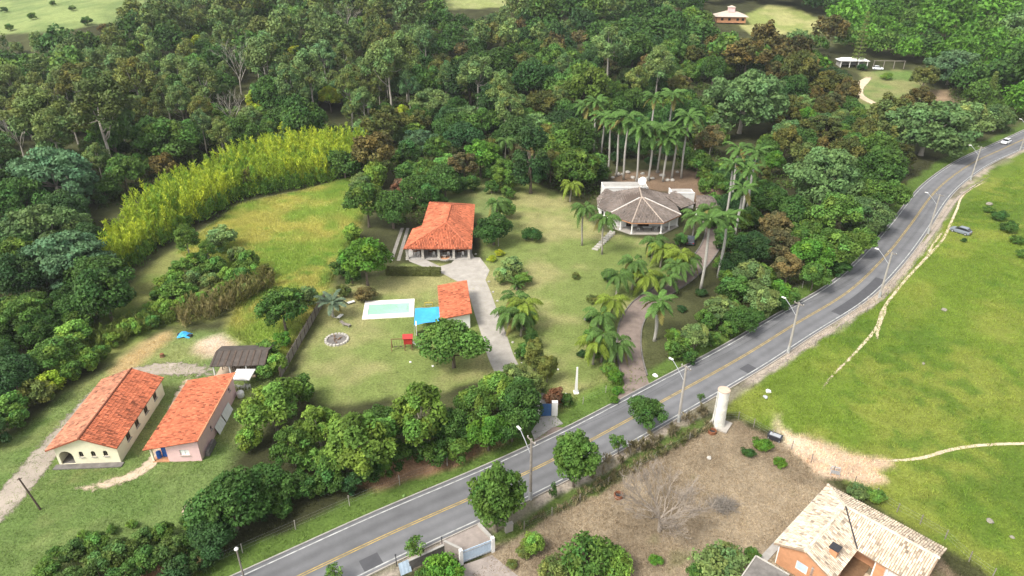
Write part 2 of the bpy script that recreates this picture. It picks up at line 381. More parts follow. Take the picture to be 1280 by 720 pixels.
def axis(segs):
    out = []
    for a, b, s in segs: out += list(np.arange(a, b, s))
    return np.array(out + [segs[-1][1]])
gx = axis([(-6000, -1200, 400), (-1200, -420, 60), (-420, -130, 3.5), (-130, 130, .7), (130, 330, 2.2), (330, 1200, 50), (1200, 6000, 400)])
gy = axis([(-600, 10, 40), (10, 30, 3), (30, 175, .7), (175, 300, 1.8), (300, 480, 4), (480, 1500, 40), (1500, 9000, 300)])
X, Y = np.meshgrid(gx, gy); X = X.ravel(); Y = Y.ravel(); ZZ = hz(X, Y)
def grid_faces(nx, ny):
    i = np.arange(nx - 1)[None, :] + np.arange(ny - 1)[:, None] * nx; i = i.ravel()
    return np.c_[i, i + 1, i + nx + 1, i + nx]
def np_mesh(name, V, F, C=None, smooth_=True):
    me = bpy.data.meshes.new(name); V = np.asarray(V, np.float32); F = np.asarray(F, np.int32); k = F.shape[1]
    me.vertices.add(len(V)); me.vertices.foreach_set('co', V.ravel())
    me.loops.add(F.size); me.loops.foreach_set('vertex_index', F.ravel())
    me.polygons.add(len(F)); me.polygons.foreach_set('loop_start', np.arange(0, F.size, k, dtype=np.int32))
    if smooth_: me.polygons.foreach_set('use_smooth', np.ones(len(F), bool))
    if C is not None:
        at = me.color_attributes.new('tint', 'FLOAT_COLOR', 'POINT')
        at.data.foreach_set('color', np.c_[np.asarray(C, np.float32), np.ones(len(V), np.float32)].ravel())
    me.update(calc_edges=True); return me
GC = np.zeros((len(X), 3)); CH = 60000
for i in range(0, len(X), CH): GC[i:i + CH] = ground_colour(X[i:i + CH], Y[i:i + CH])
def ground_mat():
    m = bpy.data.materials.new('turf_and_soil'); m.use_nodes = True; t = m.node_tree; b = t.nodes['Principled BSDF']
    b.inputs['Roughness'].default_value = .95; b.inputs['Specular IOR Level'].default_value = .1
    at = t.nodes.new('ShaderNodeAttribute'); at.attribute_name = 'tint'; tc = t.nodes.new('ShaderNodeTexCoord')
    prev = at.outputs['Color']
    for sc, lo, hi in ((3.0, .60, 1.40), (.45, .82, 1.18)):
        n = t.nodes.new('ShaderNodeTexNoise'); n.inputs['Scale'].default_value = sc; n.inputs['Detail'].default_value = 6; n.inputs['Roughness'].default_value = .7
        t.links.new(tc.outputs['Object'], n.inputs['Vector'])
        r = t.nodes.new('ShaderNodeMapRange'); r.inputs[1].default_value = .3; r.inputs[2].default_value = .7; r.inputs[3].default_value = lo; r.inputs[4].default_value = hi
        t.links.new(n.outputs['Fac'], r.inputs[0])
        q = t.nodes.new('ShaderNodeVectorMath'); q.operation = 'SCALE'; t.links.new(prev, q.inputs[0]); t.links.new(r.outputs[0], q.inputs['Scale']); prev = q.outputs[0]
        if sc == 3.0:
            bp = t.nodes.new('ShaderNodeBump'); bp.inputs['Strength'].default_value = .7; bp.inputs['Distance'].default_value = .25
            t.links.new(n.outputs['Fac'], bp.inputs['Height']); t.links.new(bp.outputs[0], b.inputs['Normal'])
    t.links.new(prev, b.inputs['Base Color']); return m
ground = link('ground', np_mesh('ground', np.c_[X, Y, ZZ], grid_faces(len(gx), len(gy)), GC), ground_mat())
tag(ground, 'hilly ground of turf, bare soil and forest floor', 'ground', kind='structure')

# ------------------------------------------------------------------ road, markings, kerbs, drives, tracks
def ribbon(line, a, b, off, cols=1, jitter=0.0):
    """flat strip between lateral offsets a and b of a line, laid on the terrain"""
    mb = MB(); rows = []
    for i, p in enumerate(line):
        q = Vector(line[max(0, i - 1)]); r = Vector(line[min(len(line) - 1, i + 1)]); t = (r - q).normalized(); n = Vector((-t.y, t.x)); row = []
        for k in range(cols + 1):
            d = a + (b - a) * k / cols
            if jitter and k in (0, cols): d += rng.uniform(-jitter, jitter)
            x, y = p[0] + n.x * d, p[1] + n.y * d; row.append((x, y, hz1(x, y) + off))
        rows.append(row)
    vs = [v for r in rows for v in r]; m = cols + 1
    fs = [(i * m + k + 1, i * m + k, (i + 1) * m + k, (i + 1) * m + k + 1) for i in range(len(rows) - 1) for k in range(cols)]
    return mb.add(vs, fs)
def setting(name, mb, m, label, cat, kind='structure'):
    return tag(link(name, mb.mesh(name), m), label, cat, kind=kind)
HW = 3.55
rb = ribbon(ROAD, -HW - .25, HW + .25, .05, 24); prof_ = []
for k in range(25):
    d_ = abs(-HW - .25 + (2 * HW + .5) * k / 24); prof_.append(1 + .11 * math.exp(-((d_ - .95) / .35) ** 2) + .11 * math.exp(-((d_ - 2.55) / .35) ** 2) - .12 * math.exp(-((d_ - 1.75) / .3) ** 2) - .18 * smooth((d_ - 3.35) / .4))
rb.c = [tuple([float(prof_[i % 25] * (.90 + .22 * vn(i // 25, i % 25, 9, 4)) * (1.06 if i % 25 < 12 else .97))] * 3) for i in range(len(rb.v))]
setting('road', rb, M['asphalt'], 'grey two-lane asphalt road curving uphill beside the pasture', 'road')
mk = MB()
lines = thing('road_marking', 'double yellow centre line and white edge lines painted on the road', 'road marking')
lines['kind'] = 'structure'
part('centre_line', ribbon(ROAD, .07, .20, .056), M['yellow_paint'], lines); part('centre_line', ribbon(ROAD, -.20, -.07, .056), M['yellow_paint'], lines)
part('edge_line', ribbon(ROAD, HW - .30, HW - .15, .056), M['white_paint'], lines); part('edge_line', ribbon(ROAD, -HW + .15, -HW + .30, .056), M['white_paint'], lines)
def kerb(line, d, w, h):
    mb = MB(); o1 = offset_line(line, d - w / 2); o2 = offset_line(line, d + w / 2)
    for i in range(len(line) - 1):
        a, b, c, e = o1[i], o1[i + 1], o2[i + 1], o2[i]
        vs = [(p[0], p[1], hz1(*p) - .1) for p in (a, b, c, e)] + [(p[0], p[1], hz1(*p) + h) for p in (a, b, c, e)]
        mb.add(vs, [(4, 5, 6, 7), (0, 1, 5, 4), (2, 3, 7, 6)])
    return mb
setting('kerb', kerb(ROAD, HW + .32, .14, .15), M['concrete'], 'grey concrete kerb on the wooded side of the road', 'kerb')
setting('kerb', kerb(ROAD, -HW - .32, .14, .15), M['pale_concrete'], 'pale concrete kerb on the pasture side of the road', 'kerb')
def pix_patch(name, pix, off, m, label, cat, kind='structure'):
    pts = world_poly(pix); mb = MB(); tr = tessellate_polygon([[Vector((x, y, 0)) for x, y in pts]])
    mb.add([(x, y, hz1(x, y) + off) for x, y in pts], [t for t in tr])
    return setting(name, mb, m, label, cat, kind)
def pix_line(pix, step=1.2): return catmull([tuple(T(u, v)[:2]) for u, v in pix], step)
def road_cut(i0, i1):                                               # part of the road line between two photo columns
    return [p for p in ROAD if i0 < p[0] < i1]
setting('asphalt_patch', ribbon(road_cut(T(1023, 390)[0], T(1094, 345)[0]), -HW + .32, -1.5, .0535), M['asphalt_patch'], 'long dark repair patch in the asphalt between two lamp poles', 'asphalt patch')
setting('asphalt_patch', ribbon(road_cut(T(908, 472)[0], T(936, 458)[0]), -HW + .32, -1.7, .0535), M['asphalt_patch'], 'short dark asphalt repair patch beside the water tank', 'asphalt patch')
setting('asphalt_patch', ribbon(road_cut(T(432, 706)[0], T(478, 690)[0]), -HW + .32, -1.6, .0535), M['asphalt_patch'], 'dark asphalt repair patch below the gated entrance', 'asphalt patch')

DRIVE = pix_line([(806, 506), (796, 480), (788, 450), (786, 425), (790, 402), (804, 381), (828, 364), (852, 348), (872, 330), (888, 308), (893, 288), (886, 272)], 1.0)
setting('brick_driveway', ribbon(DRIVE, -1.8, 1.8, .03, 3), M['paver'], 'red-brown brick driveway climbing to the octagonal house', 'driveway')
setting('driveway_edging', kerb(DRIVE[6:], 1.92, .2, .18), M['dark_concrete'], 'dark stone edging along the brick driveway, pool side', 'edging')
setting('driveway_edging', kerb(DRIVE[6:], -1.92, .2, .18), M['dark_concrete'], 'dark stone edging along the brick driveway, road side', 'edging')
pix_patch('brick_apron', [(772, 497), (782, 478), (806, 476), (826, 486), (812, 494), (786, 508), (772, 513)], .034, M['paver'], 'flared brick mouth of the driveway at the road', 'apron')
CD = pix_line([(688, 512), (668, 500), (645, 478), (628, 450), (618, 420), (608, 392), (598, 362), (588, 338), (578, 318)], 1.0)
setting('concrete_driveway', ribbon(CD, -2.0, 2.0, .03, 3), M['pale_concrete'], 'worn pale concrete driveway running past the pool hut', 'driveway')
pix_patch('concrete_forecourt', [(508, 321), (526, 322), (550, 333), (564, 329), (572, 321), (600, 322), (612, 338), (606, 352), (572, 352), (553, 342), (530, 334), (512, 327)], .034, M['pale_concrete'], 'pale concrete forecourt before the open tiled pavilion', 'forecourt')
pix_patch('paver_apron', [(668, 549), (690, 533), (712, 536), (722, 546), (690, 561), (662, 572)], .034, M['paver'], 'brick-paved entrance between the blue gate and the road', 'apron')
pix_patch('concrete_apron', [(676, 521), (694, 519), (704, 530), (690, 535), (668, 550), (664, 540)], .038, M['concrete'], 'grey concrete ramp directly before the blue gate', 'apron')
pix_patch('gate_forecourt', [(548, 676), (590, 655), (600, 655), (613, 676), (578, 691), (556, 686), (552, 683)], .034, M['grey_paver'], 'paved forecourt between the road and the pale blue gate', 'forecourt')
pix_patch('gate_yard', [(580, 706), (615, 694), (660, 730), (640, 760), (570, 760)], .034, M['grey_paver'], 'dark paved yard inside the pale blue gate', 'yard')
for k in range(2):
    ln = pix_line([(489 + 9 * k, 326), (496 + 8 * k, 305), (503 + 7 * k, 285)], 1.0)
    setting('wheel_strip', ribbon(ln, -.35, .35, .03), M['strip_concrete'], 'narrow concrete wheel track beside the open tiled pavilion', 'wheel track')['group'] = 'wheel tracks beside the pavilion'
TRK = pix_line([(-60, 700), (0, 636), (30, 600), (58, 565), (85, 535), (120, 497), (150, 473), (180, 464), (215, 461), (245, 463), (275, 468)], 1.0)
def soft_dirt(base):
    """dirt that thins out to turf at its ragged edges"""
    m = mat(base + '_soft', M[base].node_tree.nodes['Mix'].inputs[7].default_value[:3], .95, .28, .4, .3, 4); t = m.node_tree
    at = t.nodes.new('ShaderNodeAttribute'); at.attribute_name = 'tint'; tc = t.nodes.new('ShaderNodeTexCoord')
    n = t.nodes.new('ShaderNodeTexNoise'); n.inputs['Scale'].default_value = 1.3; n.inputs['Detail'].default_value = 7; t.links.new(tc.outputs['Object'], n.inputs['Vector'])
    a = t.nodes.new('ShaderNodeMath'); a.operation = 'ADD'; t.links.new(at.outputs['Fac'], a.inputs[0]); t.links.new(n.outputs['Fac'], a.inputs[1])
    r = t.nodes.new('ShaderNodeMapRange'); r.inputs[1].default_value = .72; r.inputs[2].default_value = 1.0; t.links.new(a.outputs[0], r.inputs[0])
    t.links.new(r.outputs[0], t.nodes['Principled BSDF'].inputs['Alpha']); return m
for k in ('track', 'dirt', 'sand'): M[k + '_soft'] = soft_dirt(k)
def soft_ribbon(line, w, off=.025, strength=1.0):
    mb = ribbon(line, -w, w, off, 4); m = 5
    prof = (0, .62, .95, .62, 0); n = len(mb.v) // m; w_ = [min(1, .25 + 4 * i / n, .25 + 4 * (n - 1 - i) / n) * (.72 + .5 * float(vn(i, 3, 6, int(abs(line[0][0]))))) for i in range(n)]
    mb.c = [tuple([prof[k] * strength * w_[i]] * 3) for i in range(n) for k in range(m)]
    return mb
setting('dirt_track', soft_ribbon(TRK, 2.3), M['track_soft'], 'grey-brown dirt track curving round the cream house', 'track')
setting('dirt_track', soft_ribbon(pix_line([(240, 466), (228, 488), (214, 520), (203, 552), (190, 578), (160, 597), (120, 608), (85, 612)], 1.0), 1.15, .028, .78), M['dirt_soft'], 'pale dirt wheel track passing between the cream and pink houses', 'track')
setting('footpath', soft_ribbon(pix_line([(1235, 225), (1205, 243), (1196, 262), (1188, 280), (1178, 300), (1160, 320), (1130, 352), (1105, 385), (1095, 410), (1070, 440), (1045, 465), (1032, 480), (1026, 500)], .8), .36, .025, .92), M['sand_soft'], 'pale trodden footpath winding down the pasture beside the road', 'footpath')
setting('footpath', soft_ribbon(pix_line([(1178, 290), (1165, 308), (1158, 322)], .6), .38, .028, .8), M['sand_soft'], 'short pale branch path rejoining the winding footpath', 'footpath')
setting('footpath', soft_ribbon(pix_line([(1085, 575), (1110, 576), (1150, 573), (1190, 562), (1235, 556), (1340, 553)], .8), .34), M['sand_soft'], 'thin pale path crossing the pasture from the sandy patch', 'footpath')
setting('footpath', soft_ribbon(pix_line([(1108, 385), (1098, 410), (1096, 425)], .6), .35, .028), M['sand_soft'], 'faint side path beside the winding footpath', 'footpath')
setting('roadside_path', soft_ribbon(pix_line([(920, 488), (990, 445), (1060, 398), (1100, 375), (1120, 350), (1150, 312), (1172, 283), (1200, 245), (1240, 218)], 1.0), .55, .025, .8), M['track_soft'], 'trodden brown path between the road kerb and the pasture', 'footpath')
setting('dirt_track', soft_ribbon(pix_line([(1088, 96), (1080, 102), (1074, 112), (1076, 120), (1095, 130), (1122, 137)], 1.2), 1.9, .03, 1.4), M['sand_soft'], 'curving drive below the white-roofed carport', 'track')
setting('foot_path', soft_ribbon(pix_line([(512, 245), (525, 250), (538, 256)], .8), .7), M['sand_soft'], 'short bare path behind the tiled pavilion', 'footpath')

# ------------------------------------------------------------------ roofs of barrel tiles
def tiles(mb, pts, pw=.27, pl=.44, var=.32, dark=.06, tone=(1, 1, 1)):
    """barrel tiles laid over a planar polygon whose first edge is the eave"""
    pts = [Vector(p) for p in pts]; O = pts[0]; E = (pts[1] - O).normalized()
    N = E.cross(pts[-1] - O).normalized()
    if N.z < 0: N = -N
    Sv = N.cross(E).normalized()
    if Sv.z < 0: Sv = -Sv
    poly = [((p - O).dot(E), (p - O).dot(Sv)) for p in pts]
    ea = [p[0] for p in poly]; sa = [p[1] for p in poly]
    e = np.arange(min(ea) + pw / 2, max(ea), pw); s = np.arange(pl * .5, max(sa), pl)
    EE, SS = np.meshgrid(e, s); ok = pip(EE.ravel(), SS.ravel(), poly)
    for ec, sc in zip(EE.ravel()[ok], SS.ravel()[ok]):
        j = rng.uniform(-.02, .02); b = 1 + rng.gauss(0, var * .55); b = max(.45, min(1.55, b))
        if rng.random() < dark: b *= .5
        wp = O + E * ec + Sv * sc; b *= .80 + .40 * float(vn(wp.x, wp.y, 1.6, 41)); h = rng.uniform(-.06, .06); tint = (b * (1 + h * .4) * tone[0], b * (1 + h) * tone[1], b * (1 + 1.5 * h) * tone[2]); vs = []
        for k, (ds, up, r) in enumerate(((-pl * .55, .035, pw * .42), (pl * .5, .005, pw * .36))):
            for a in (0, 55, 125, 180):
                vs.append(O + E * (ec + j + r * math.cos(R(a))) + Sv * (sc + ds) + N * (up + .02 + r * .62 * math.sin(R(a))))
        mb.add(vs, [(0, 1, 5, 4), (1, 2, 6, 5), (2, 3, 7, 6), (0, 3, 2, 1)], tint)
def ridge_cap(mb, a, b, r=.16, tint=None):
    a, b = Vector(a), Vector(b); n = max(1, int((b - a).length / .45))
    for k in range(n):
        p = a.lerp(b, k / n); q = a.lerp(b, (k + 1.12) / n); t = 1 + rng.gauss(0, .15)
        mb.tube([p + Vector((0, 0, .05)), q + Vector((0, 0, .02))], [r, r * .85], 6, True, tint or (t, t * 1.02, t * 1.05))
def roof(root, planes, ridges, tm, bm, th=.12, tones=None, rt_=None, **kw):
    base = MB(); tl = MB(); rc = MB()
    for i, p in enumerate(planes): base.slab(p, th); tiles(tl, p, tone=(tones[i] if tones else (1, 1, 1)), **kw)
    for a, b in ridges: ridge_cap(rc, a, b, tint=rt_)
    r = part('roof', base, bm, root)
    o = part('roof_tiles', tl, tm, r); o['kind'] = 'stuff'
    if ridges: part('ridge_tiles', rc, tm, r)['kind'] = 'stuff'
    return r
def arch(cx, z0, w, h, n=6):
    r = w / 2; return [(cx - r, z0), (cx + r, z0)] + [(cx + r * math.cos(math.pi * k / n), z0 + h - r + r * math.sin(math.pi * k / n)) for k in range(n + 1)]
def rect(cx, z0, w, h): return [(cx - w / 2, z0), (cx + w / 2, z0), (cx + w / 2, z0 + h), (cx - w / 2, z0 + h)]
def window(root, o, d, hole, fm, gm, mull=True, depth_=.10, name='window'):
    """frame and pane set back inside a wall opening"""
    o = Vector(o); d = Vector(d).normalized(); n = Vector((-d.y, d.x, 0))
    xs = [p[0] for p in hole]; zs = [p[1] for p in hole]; cx = (min(xs) + max(xs)) / 2; cz = (min(zs) + max(zs)) / 2
    ins = [(cx + (x - cx) * .84, cz + (z - cz) * .88) for x, z in hole]
    f = MB(); f.wall(o + n * (depth_ - .02), d, [(cx + (x - cx) * .995, cz + (z - cz) * .995) for x, z in hole], [ins], .05)
    if mull: f.wall(o + n * (depth_ - .03), d, rect(cx, min(zs) + .04, .05, (max(zs) - min(zs)) - .08), (), .04)
    w = part(name, f, fm, root)
    g = MB(); g.wall(o + n * (depth_ + .01), d, ins, (), .012); part('pane', g, gm, w)
    sl = MB(); c = o + d * cx; sl.bar(c - d * ((max(xs) - min(xs)) / 2 + .06) - n * .06 + Vector((0, 0, min(zs) - .03)), c + d * ((max(xs) - min(xs)) / 2 + .06) - n * .06 + Vector((0, 0, min(zs) - .03)), .16, .05)
    part('sill', sl, M['pale_concrete'], w)
    return w
def shell_walls(mb, x0, x1, y0, y1, z, front=(), right=(), fo=None, ro=None, th=.18):
    """front (-y) and right (+x) walls with openings, plain back and left walls"""
    mb.wall((x0, y0, 0), (1, 0, 0), fo or [(0, 0), (x1 - x0, 0), (x1 - x0, z), (0, z)], front, th)
    mb.wall((x1, y0, 0), (0, 1, 0), ro or [(th + .002, 0), (y1 - y0, 0), (y1 - y0, z), (th + .002, z)], right, th)
    mb.wall((x1 - th - .002, y1, 0), (-1, 0, 0), [(0, 0), (x1 - x0 - th, 0), (x1 - x0 - th, z), (0, z)], (), th)
    mb.wall((x0, y1 - th - .002, 0), (0, -1, 0), [(0, 0), (y1 - y0 - 2 * th - .004, 0), (y1 - y0 - 2 * th - .004, z), (0, z)], (), th)

# cream house with arched windows
h = thing('cream_house', 'long cream house with red barrel-tiled gable roof and three arched front windows', 'house', (-52.7, 71.5, 0), R(3.5))
w = MB(); fo = [(0, 0), (7.4, 0), (7.4, 2.55), (3.7, 4.0), (0, 2.55)]
fh = [arch(1.15, .12, 1.65, 2.0)] + [arch(x, 1.15, .52, .85) for x in (3.0, 4.45, 5.9)]
rh = [rect(y, 1.15, 1.0, .95) for y in (3.0, 5.6, 8.4, 11.4)]
shell_walls(w, -3.7, 3.7, -7, 7, 2.55, fh, rh, fo)
w.wall((3.5, 7, 0), (-1, 0, 0), [(0, 2.55), (7.2, 2.55), (3.6, 3.95)], (), .12)
w.wall((-1.6, -6.8, 0), (0, 1, 0), [(0, 0), (2.2, 0), (2.2, 2.5), (0, 2.5)], (), .12)
w.wall((-3.5, -4.6, 0), (1, 0, 0), [(0, 0), (2.0, 0), (2.0, 2.5), (0, 2.5)], (), .12)
part('wall', w, M['cream'], h)
for q in fh[1:]: window(h, (-3.7, -7, 0), (1, 0, 0), q, M['dark_wood'], M['glass'])
for q in rh: window(h, (3.7, -7, 0), (0, 1, 0), q, M['wood'], M['glass'], True, .06)
fl = MB(); fl.box((0, -7.45, .06), (8.2, .85, .12)); fl.box((-2.5, -5.8, .08), (2.0, 2.2, .16)); part('walkway', fl, M['dark_concrete'], h)
ez, rz_ = 2.62, 4.32
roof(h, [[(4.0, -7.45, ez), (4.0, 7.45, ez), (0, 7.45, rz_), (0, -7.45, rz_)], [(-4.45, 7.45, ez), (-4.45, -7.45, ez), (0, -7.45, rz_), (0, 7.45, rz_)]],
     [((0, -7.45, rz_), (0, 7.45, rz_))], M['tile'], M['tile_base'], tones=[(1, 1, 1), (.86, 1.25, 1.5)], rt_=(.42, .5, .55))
d_ = MB(); d_.box((-2.5, -4.66, 1.05), (.85, .06, 2.0)); part('door', d_, M['wood'], h)

# pink house with mono-pitch roof
h = thing('pink_house', 'pink house with single-pitch red tiled roof and open corner porch', 'house', (-41.9, 71.7, 0), R(2.2))
w = MB(); rz2 = 3.55
w.wall((-1.0, -6.8, 0), (1, 0, 0), [(0, 0), (4.0, 0), (4.0, 3.45), (0, 2.72)], [rect(2.15, 1.0, 1.15, .85)], .18)
ph = [rect(4.2, 1.5, .5, .6), rect(11.6, 2.1, .5, .55)]
w.wall((3.0, -6.8, 0), (0, 1, 0), [(.19, 0), (13.6, 0), (13.6, 3.45), (.19, 3.45)], ph, .18)
w.wall((-1.0, -6.6, 0), (0, 1, 0), [(0, 0), (2.2, 0), (2.2, 2.7), (0, 2.7)], (), .15)
w.wall((-3.0, -4.4, 0), (1, 0, 0), [(0, 0), (2.0, 0), (2.0, 2.6), (0, 2.35)], (), .15)
w.wall((-3.0, 6.8, 0), (0, -1, 0), [(.19, 0), (11.1, 0), (11.1, 2.32), (.19, 2.32)], (), .18)
w.wall((2.8, 6.8, 0), (-1, 0, 0), [(0, 0), (5.8, 0), (5.8, 2.35), (0, 3.4)], (), .18)
part('wall', w, M['pink'], h)
window(h, (-1.0, -6.8, 0), (1, 0, 0), rect(2.15, 1.0, 1.15, .85), M['white'], M['lamp_white'])
for q in ph: window(h, (3.0, -6.8, 0), (0, 1, 0), q, M['dark_wood'], M['glass'], False)
c_ = MB(); c_.box((-2.9, -6.7, 1.17), (.22, .22, 2.3)); part('porch_post', c_, M['cream'], h)
fl = MB(); fl.box((-2.0, -5.6, .07), (2.1, 2.5, .14)); part('porch_floor', fl, M['clay'], h)
roof(h, [[(-3.45, 7.2, 2.36), (-3.45, -7.25, 2.36), (3.35, -7.25, rz2), (3.35, 7.2, rz2)]], [], M['tile'], M['tile_base'])
g_ = MB(); g_.bar((3.36, -7.25, rz2 + .06), (3.36, 7.2, rz2 + .06), .12, .14); part('verge_board', g_, M['clay'], h)
d = MB(); d.box((-1.06, -5.6, 1.0), (.05, .8, 1.9)); part('door', d, M['dark_wood'], h)
def loc(root_xyz, rz, p): return Vector(root_xyz) + Matrix.Rotation(rz, 3, 'Z') @ Vector(p)
PK = ((-41.9, 71.7, 0), R(2.2))
mb = MB(); mb.lathe([(.28, 0), (.30, .05), (.30, .3), (.315, .32), (.30, .34), (.30, .6), (.315, .62), (.30, .64), (.30, .88), (.27, .92)], 14)
mb.lathe([(.08, .915), (.08, .95)], 8, (.12, 0, 0))
solo('plastic_barrel', mb, M['blue'], 'blue plastic barrel standing in the pink house porch', 'barrel', loc(*PK, (-2.45, -6.1, .14)), sm=False)
mb = MB(); mb.box((0, 0, .72), (.7, .55, 1.44)); mb.box((0, -.285, .95), (.6, .02, .85)); mb.bar((.25, -.31, .8), (.25, -.31, 1.1), .03)
solo('blue_cabinet', mb, M['blue'], 'tall blue cabinet beside the barrel in the pink house porch', 'cabinet', loc(*PK, (-1.75, -5.7, .14)))
for k, (y, l) in enumerate(((-.7, 2.4), (2.1, 2.7))):
    mb = MB()
    for r_ in range(9):
        mb.add([(0 + .03 * (r_ % 2), -l / 2 + l * r_ / 8, .0), (0 + .03 * (r_ % 2), -l / 2 + l * r_ / 8, 1.35)], [])
    vs = mb.v; mb.f = [(2 * i, 2 * i + 2, 2 * i + 3, 2 * i + 1) for i in range(8)]
    mb.v = vs + [(x + .02, y_, z) for x, y_, z in vs]; mb.c = [(1, 1, 1)] * len(mb.v); mb.f += [(18 + a, 18 + b, 18 + c, 18 + e) for a, b, c, e in mb.f[:8]]
    o = solo('roofing_sheet', mb, M['white'], ['shorter white corrugated sheet leaning on the pink wall', 'longer white corrugated sheet leaning on the pink wall'][k], 'roofing sheet', loc(*PK, (3.55, y, .02)), R(2.2), 'white sheets leaning on the pink house')
    o.rotation_euler = (0, R(-20), R(2.2))
mb = MB(); mb.lathe([(.42, 0), (.5, .15), (.52, .75), (.44, .9), (.2, .98), (.18, 1.02)], 14)
solo('water_butt', mb, M['white'], 'white round water butt behind the pink house', 'water butt', loc(*PK, (3.75, 6.3, .0)), sm=True)
mb = MB(); mb.box((0, 0, .35), (.5, 2.6, .7), taper=.9); mb.box((.1, .4, .78), (.35, .8, .2))
solo('junk_pile', mb, M['dark_concrete'], 'low dark heap of scrap along the pink wall', 'scrap heap', loc(*PK, (3.4, -4.7, 0)), R(2.2))

# open shed with old dark roofing
h = thing('open_shed', 'open shed with old dark roof on white posts beside the sandy yard', 'shed', (-40.2, 85.2, 0), R(3))
r_ = MB()
r_.slab([(-4.0, -2.7, 2.3), (4.0, -2.7, 2.3), (3.9, .3, 3.0), (-3.9, .3, 3.0)], .1); r_.slab([(-3.9, 2.7, 2.35), (-3.9, .3, 2.99), (3.9, .3, 2.99), (3.9, 2.7, 2.35)], .1)
rf = part('roof', r_, M['thatch'], h)
st = MB()
for k in range(9):
    x = -3.8 + k * .95 + rng.uniform(-.1, .1); st.bar((x, -2.7, 2.33), (x * .98, .28, 3.04), .1 + rng.uniform(0, .3), .05)
part('roofing_strips', st, M['dark_wood'], rf)
for x in (-3.6, -1.3, 1.1, 3.5):
    p_ = MB(); p_.box((x, -2.4, 1.13), (.18, .18, 2.26)); part('post', p_, M['white'], h)
    p_ = MB(); p_.box((x, 2.4, 1.13), (.18, .18, 2.26)); part('post', p_, M['white'], h)
fl = MB(); fl.box((0, 0, .05), (7.6, 5, .1)); part('floor', fl, M['dirt'], h)
bw = MB(); bw.box((0, 2.25, .9), (7.2, .12, 1.8)); part('back_wall', bw, M['dark_wood'], h)
for k, x in enumerate((-2.4, .2, 2.3)):
    t = thing('work_bench', 'dark timber work bench under the old shed roof', 'bench', (-40.2 + x, 84.9 + .2 * k, .1), R(3), 'benches under the shed')
    a = MB(); a.box((0, 0, .8), (1.7, .8, .08)); part('top', a, M['grey_wood'], t)
    for sx in (-.75, .75):
        for sy in (-.3, .3):
            a = MB(); a.box((sx, sy, .38), (.08, .08, .76)); part('leg', a, M['dark_wood'], t)

# garden parasol with white chairs
pu = T(307, 482)
u = thing('garden_parasol', 'pale grey square garden parasol beside the open shed', 'parasol', pu)
a = MB(); a.tube([(0, 0, 0), (0, 0, 2.6)], .035, 8); part('pole', a, M['metal'], u)
a = MB(); q = [(-1.35, -1.35, 2.0), (1.35, -1.35, 2.0), (1.35, 1.35, 2.0), (-1.35, 1.35, 2.0)]
a.add(q + [(0, 0, 2.65)] + [(x, y, z - .15) for x, y, z in q], [(0, 1, 4), (1, 2, 4), (2, 3, 4), (3, 0, 4)] + [(i, 5 + i, 5 + (i + 1) % 4, (i + 1) % 4) for i in range(4)])
part('canopy', a, M['white'], u)
a = MB(); a.box((0, 0, .06), (.6, .6, .12)); part('base', a, M['concrete'], u)
def chair(pt, rz, label, group):
    t = thing('plastic_chair', label, 'chair', pt, rz, group)
    a = MB(); a.box((0, 0, .43), (.48, .46, .05)); part('seat', a, M['white'], t)
    a = MB(); a.add([(-.24, .22, .45), (.24, .22, .45), (.22, .33, .9), (-.22, .33, .9), (-.24, .25, .45), (.24, .25, .45), (.22, .36, .9), (-.22, .36, .9)], [(0, 1, 2, 3), (7, 6, 5, 4), (0, 3, 7, 4), (1, 5, 6, 2), (3, 2, 6, 7)]); part('backrest', a, M['white'], t)
    for x in (-.21, .21):
        for y in (-.2, .2):
            a = MB(); a.bar((x * 1.1, y * 1.1, 0), (x, y, .41), .05); part('leg', a, M['white'], t)
        a = MB(); a.bar((x * 1.15, -.2, .63), (x * 1.15, .25, .65), .05); part('armrest', a, M['white'], t)
    return t
for k in range(3): chair(pu + Vector((-.75 + .75 * k, -.75 - .15 * (k % 2), 0)), R((150, 185, 220)[k]), 'white plastic chair under the pale grey parasol', 'chairs under the parasol')

# open tiled pavilion
h = thing('tiled_pavilion', 'open-fronted pavilion with big orange hipped tile roof and stone posts', 'pavilion', (-14.5, 134, 0), 0)
ax, by = 1.0, -3.6
A, B = (1.0, -3.9, 5.0), (1.2, 6.2, 5.0)
c0, c1 = (-6.9, -11.4, 2.55), (6.5, -11.4, 2.55); c2, c3 = (6.0, 12.6, 2.7), (-4.3, 12.6, 3.3); n1, n2 = (-6.3, -1.6, 2.7), (-4.3, -1.0, 3.35)
roof(h, [[c0, c1, A], [c1, c2, B, A], [n1, c0, A], [c3, n2, n1, A, B], [c2, c3, B]], [(c0, A), (c1, A), (A, B)], M['tile'], M['tile_base'], pw=.32, pl=.5)
w = MB(); w.wall((5.6, 12, 0), (-1, 0, 0), [(0, 0), (9.4, 0), (9.4, 2.75), (0, 2.75)], (), .2)
w.wall((5.6, -4, 0), (0, 1, 0), [(0, 0), (15.7, 0), (15.7, 2.6), (0, 2.6)], [rect(4, 1, 1.4, 1.0), rect(9, 1, 1.4, 1.0)], .2)
w.wall((-3.8, 11.7, 0), (0, -1, 0), [(0, 0), (12.6, 0), (12.6, 2.75), (0, 2.75)], (), .2)
w.wall((-6.2, -1.9, 0), (0, -1, 0), [(0, 0), (5.0, 0), (5.0, 2.4), (0, 2.4)], (), .2)
w.wall((-3.6, -4.0, 0), (1, 0, 0), [(0, 0), (9.0, 0), (9.0, 2.6), (0, 2.6)], [rect(1.6, .05, 1.0, 2.0), rect(4.6, 1.0, 1.6, 1.0)], .15)
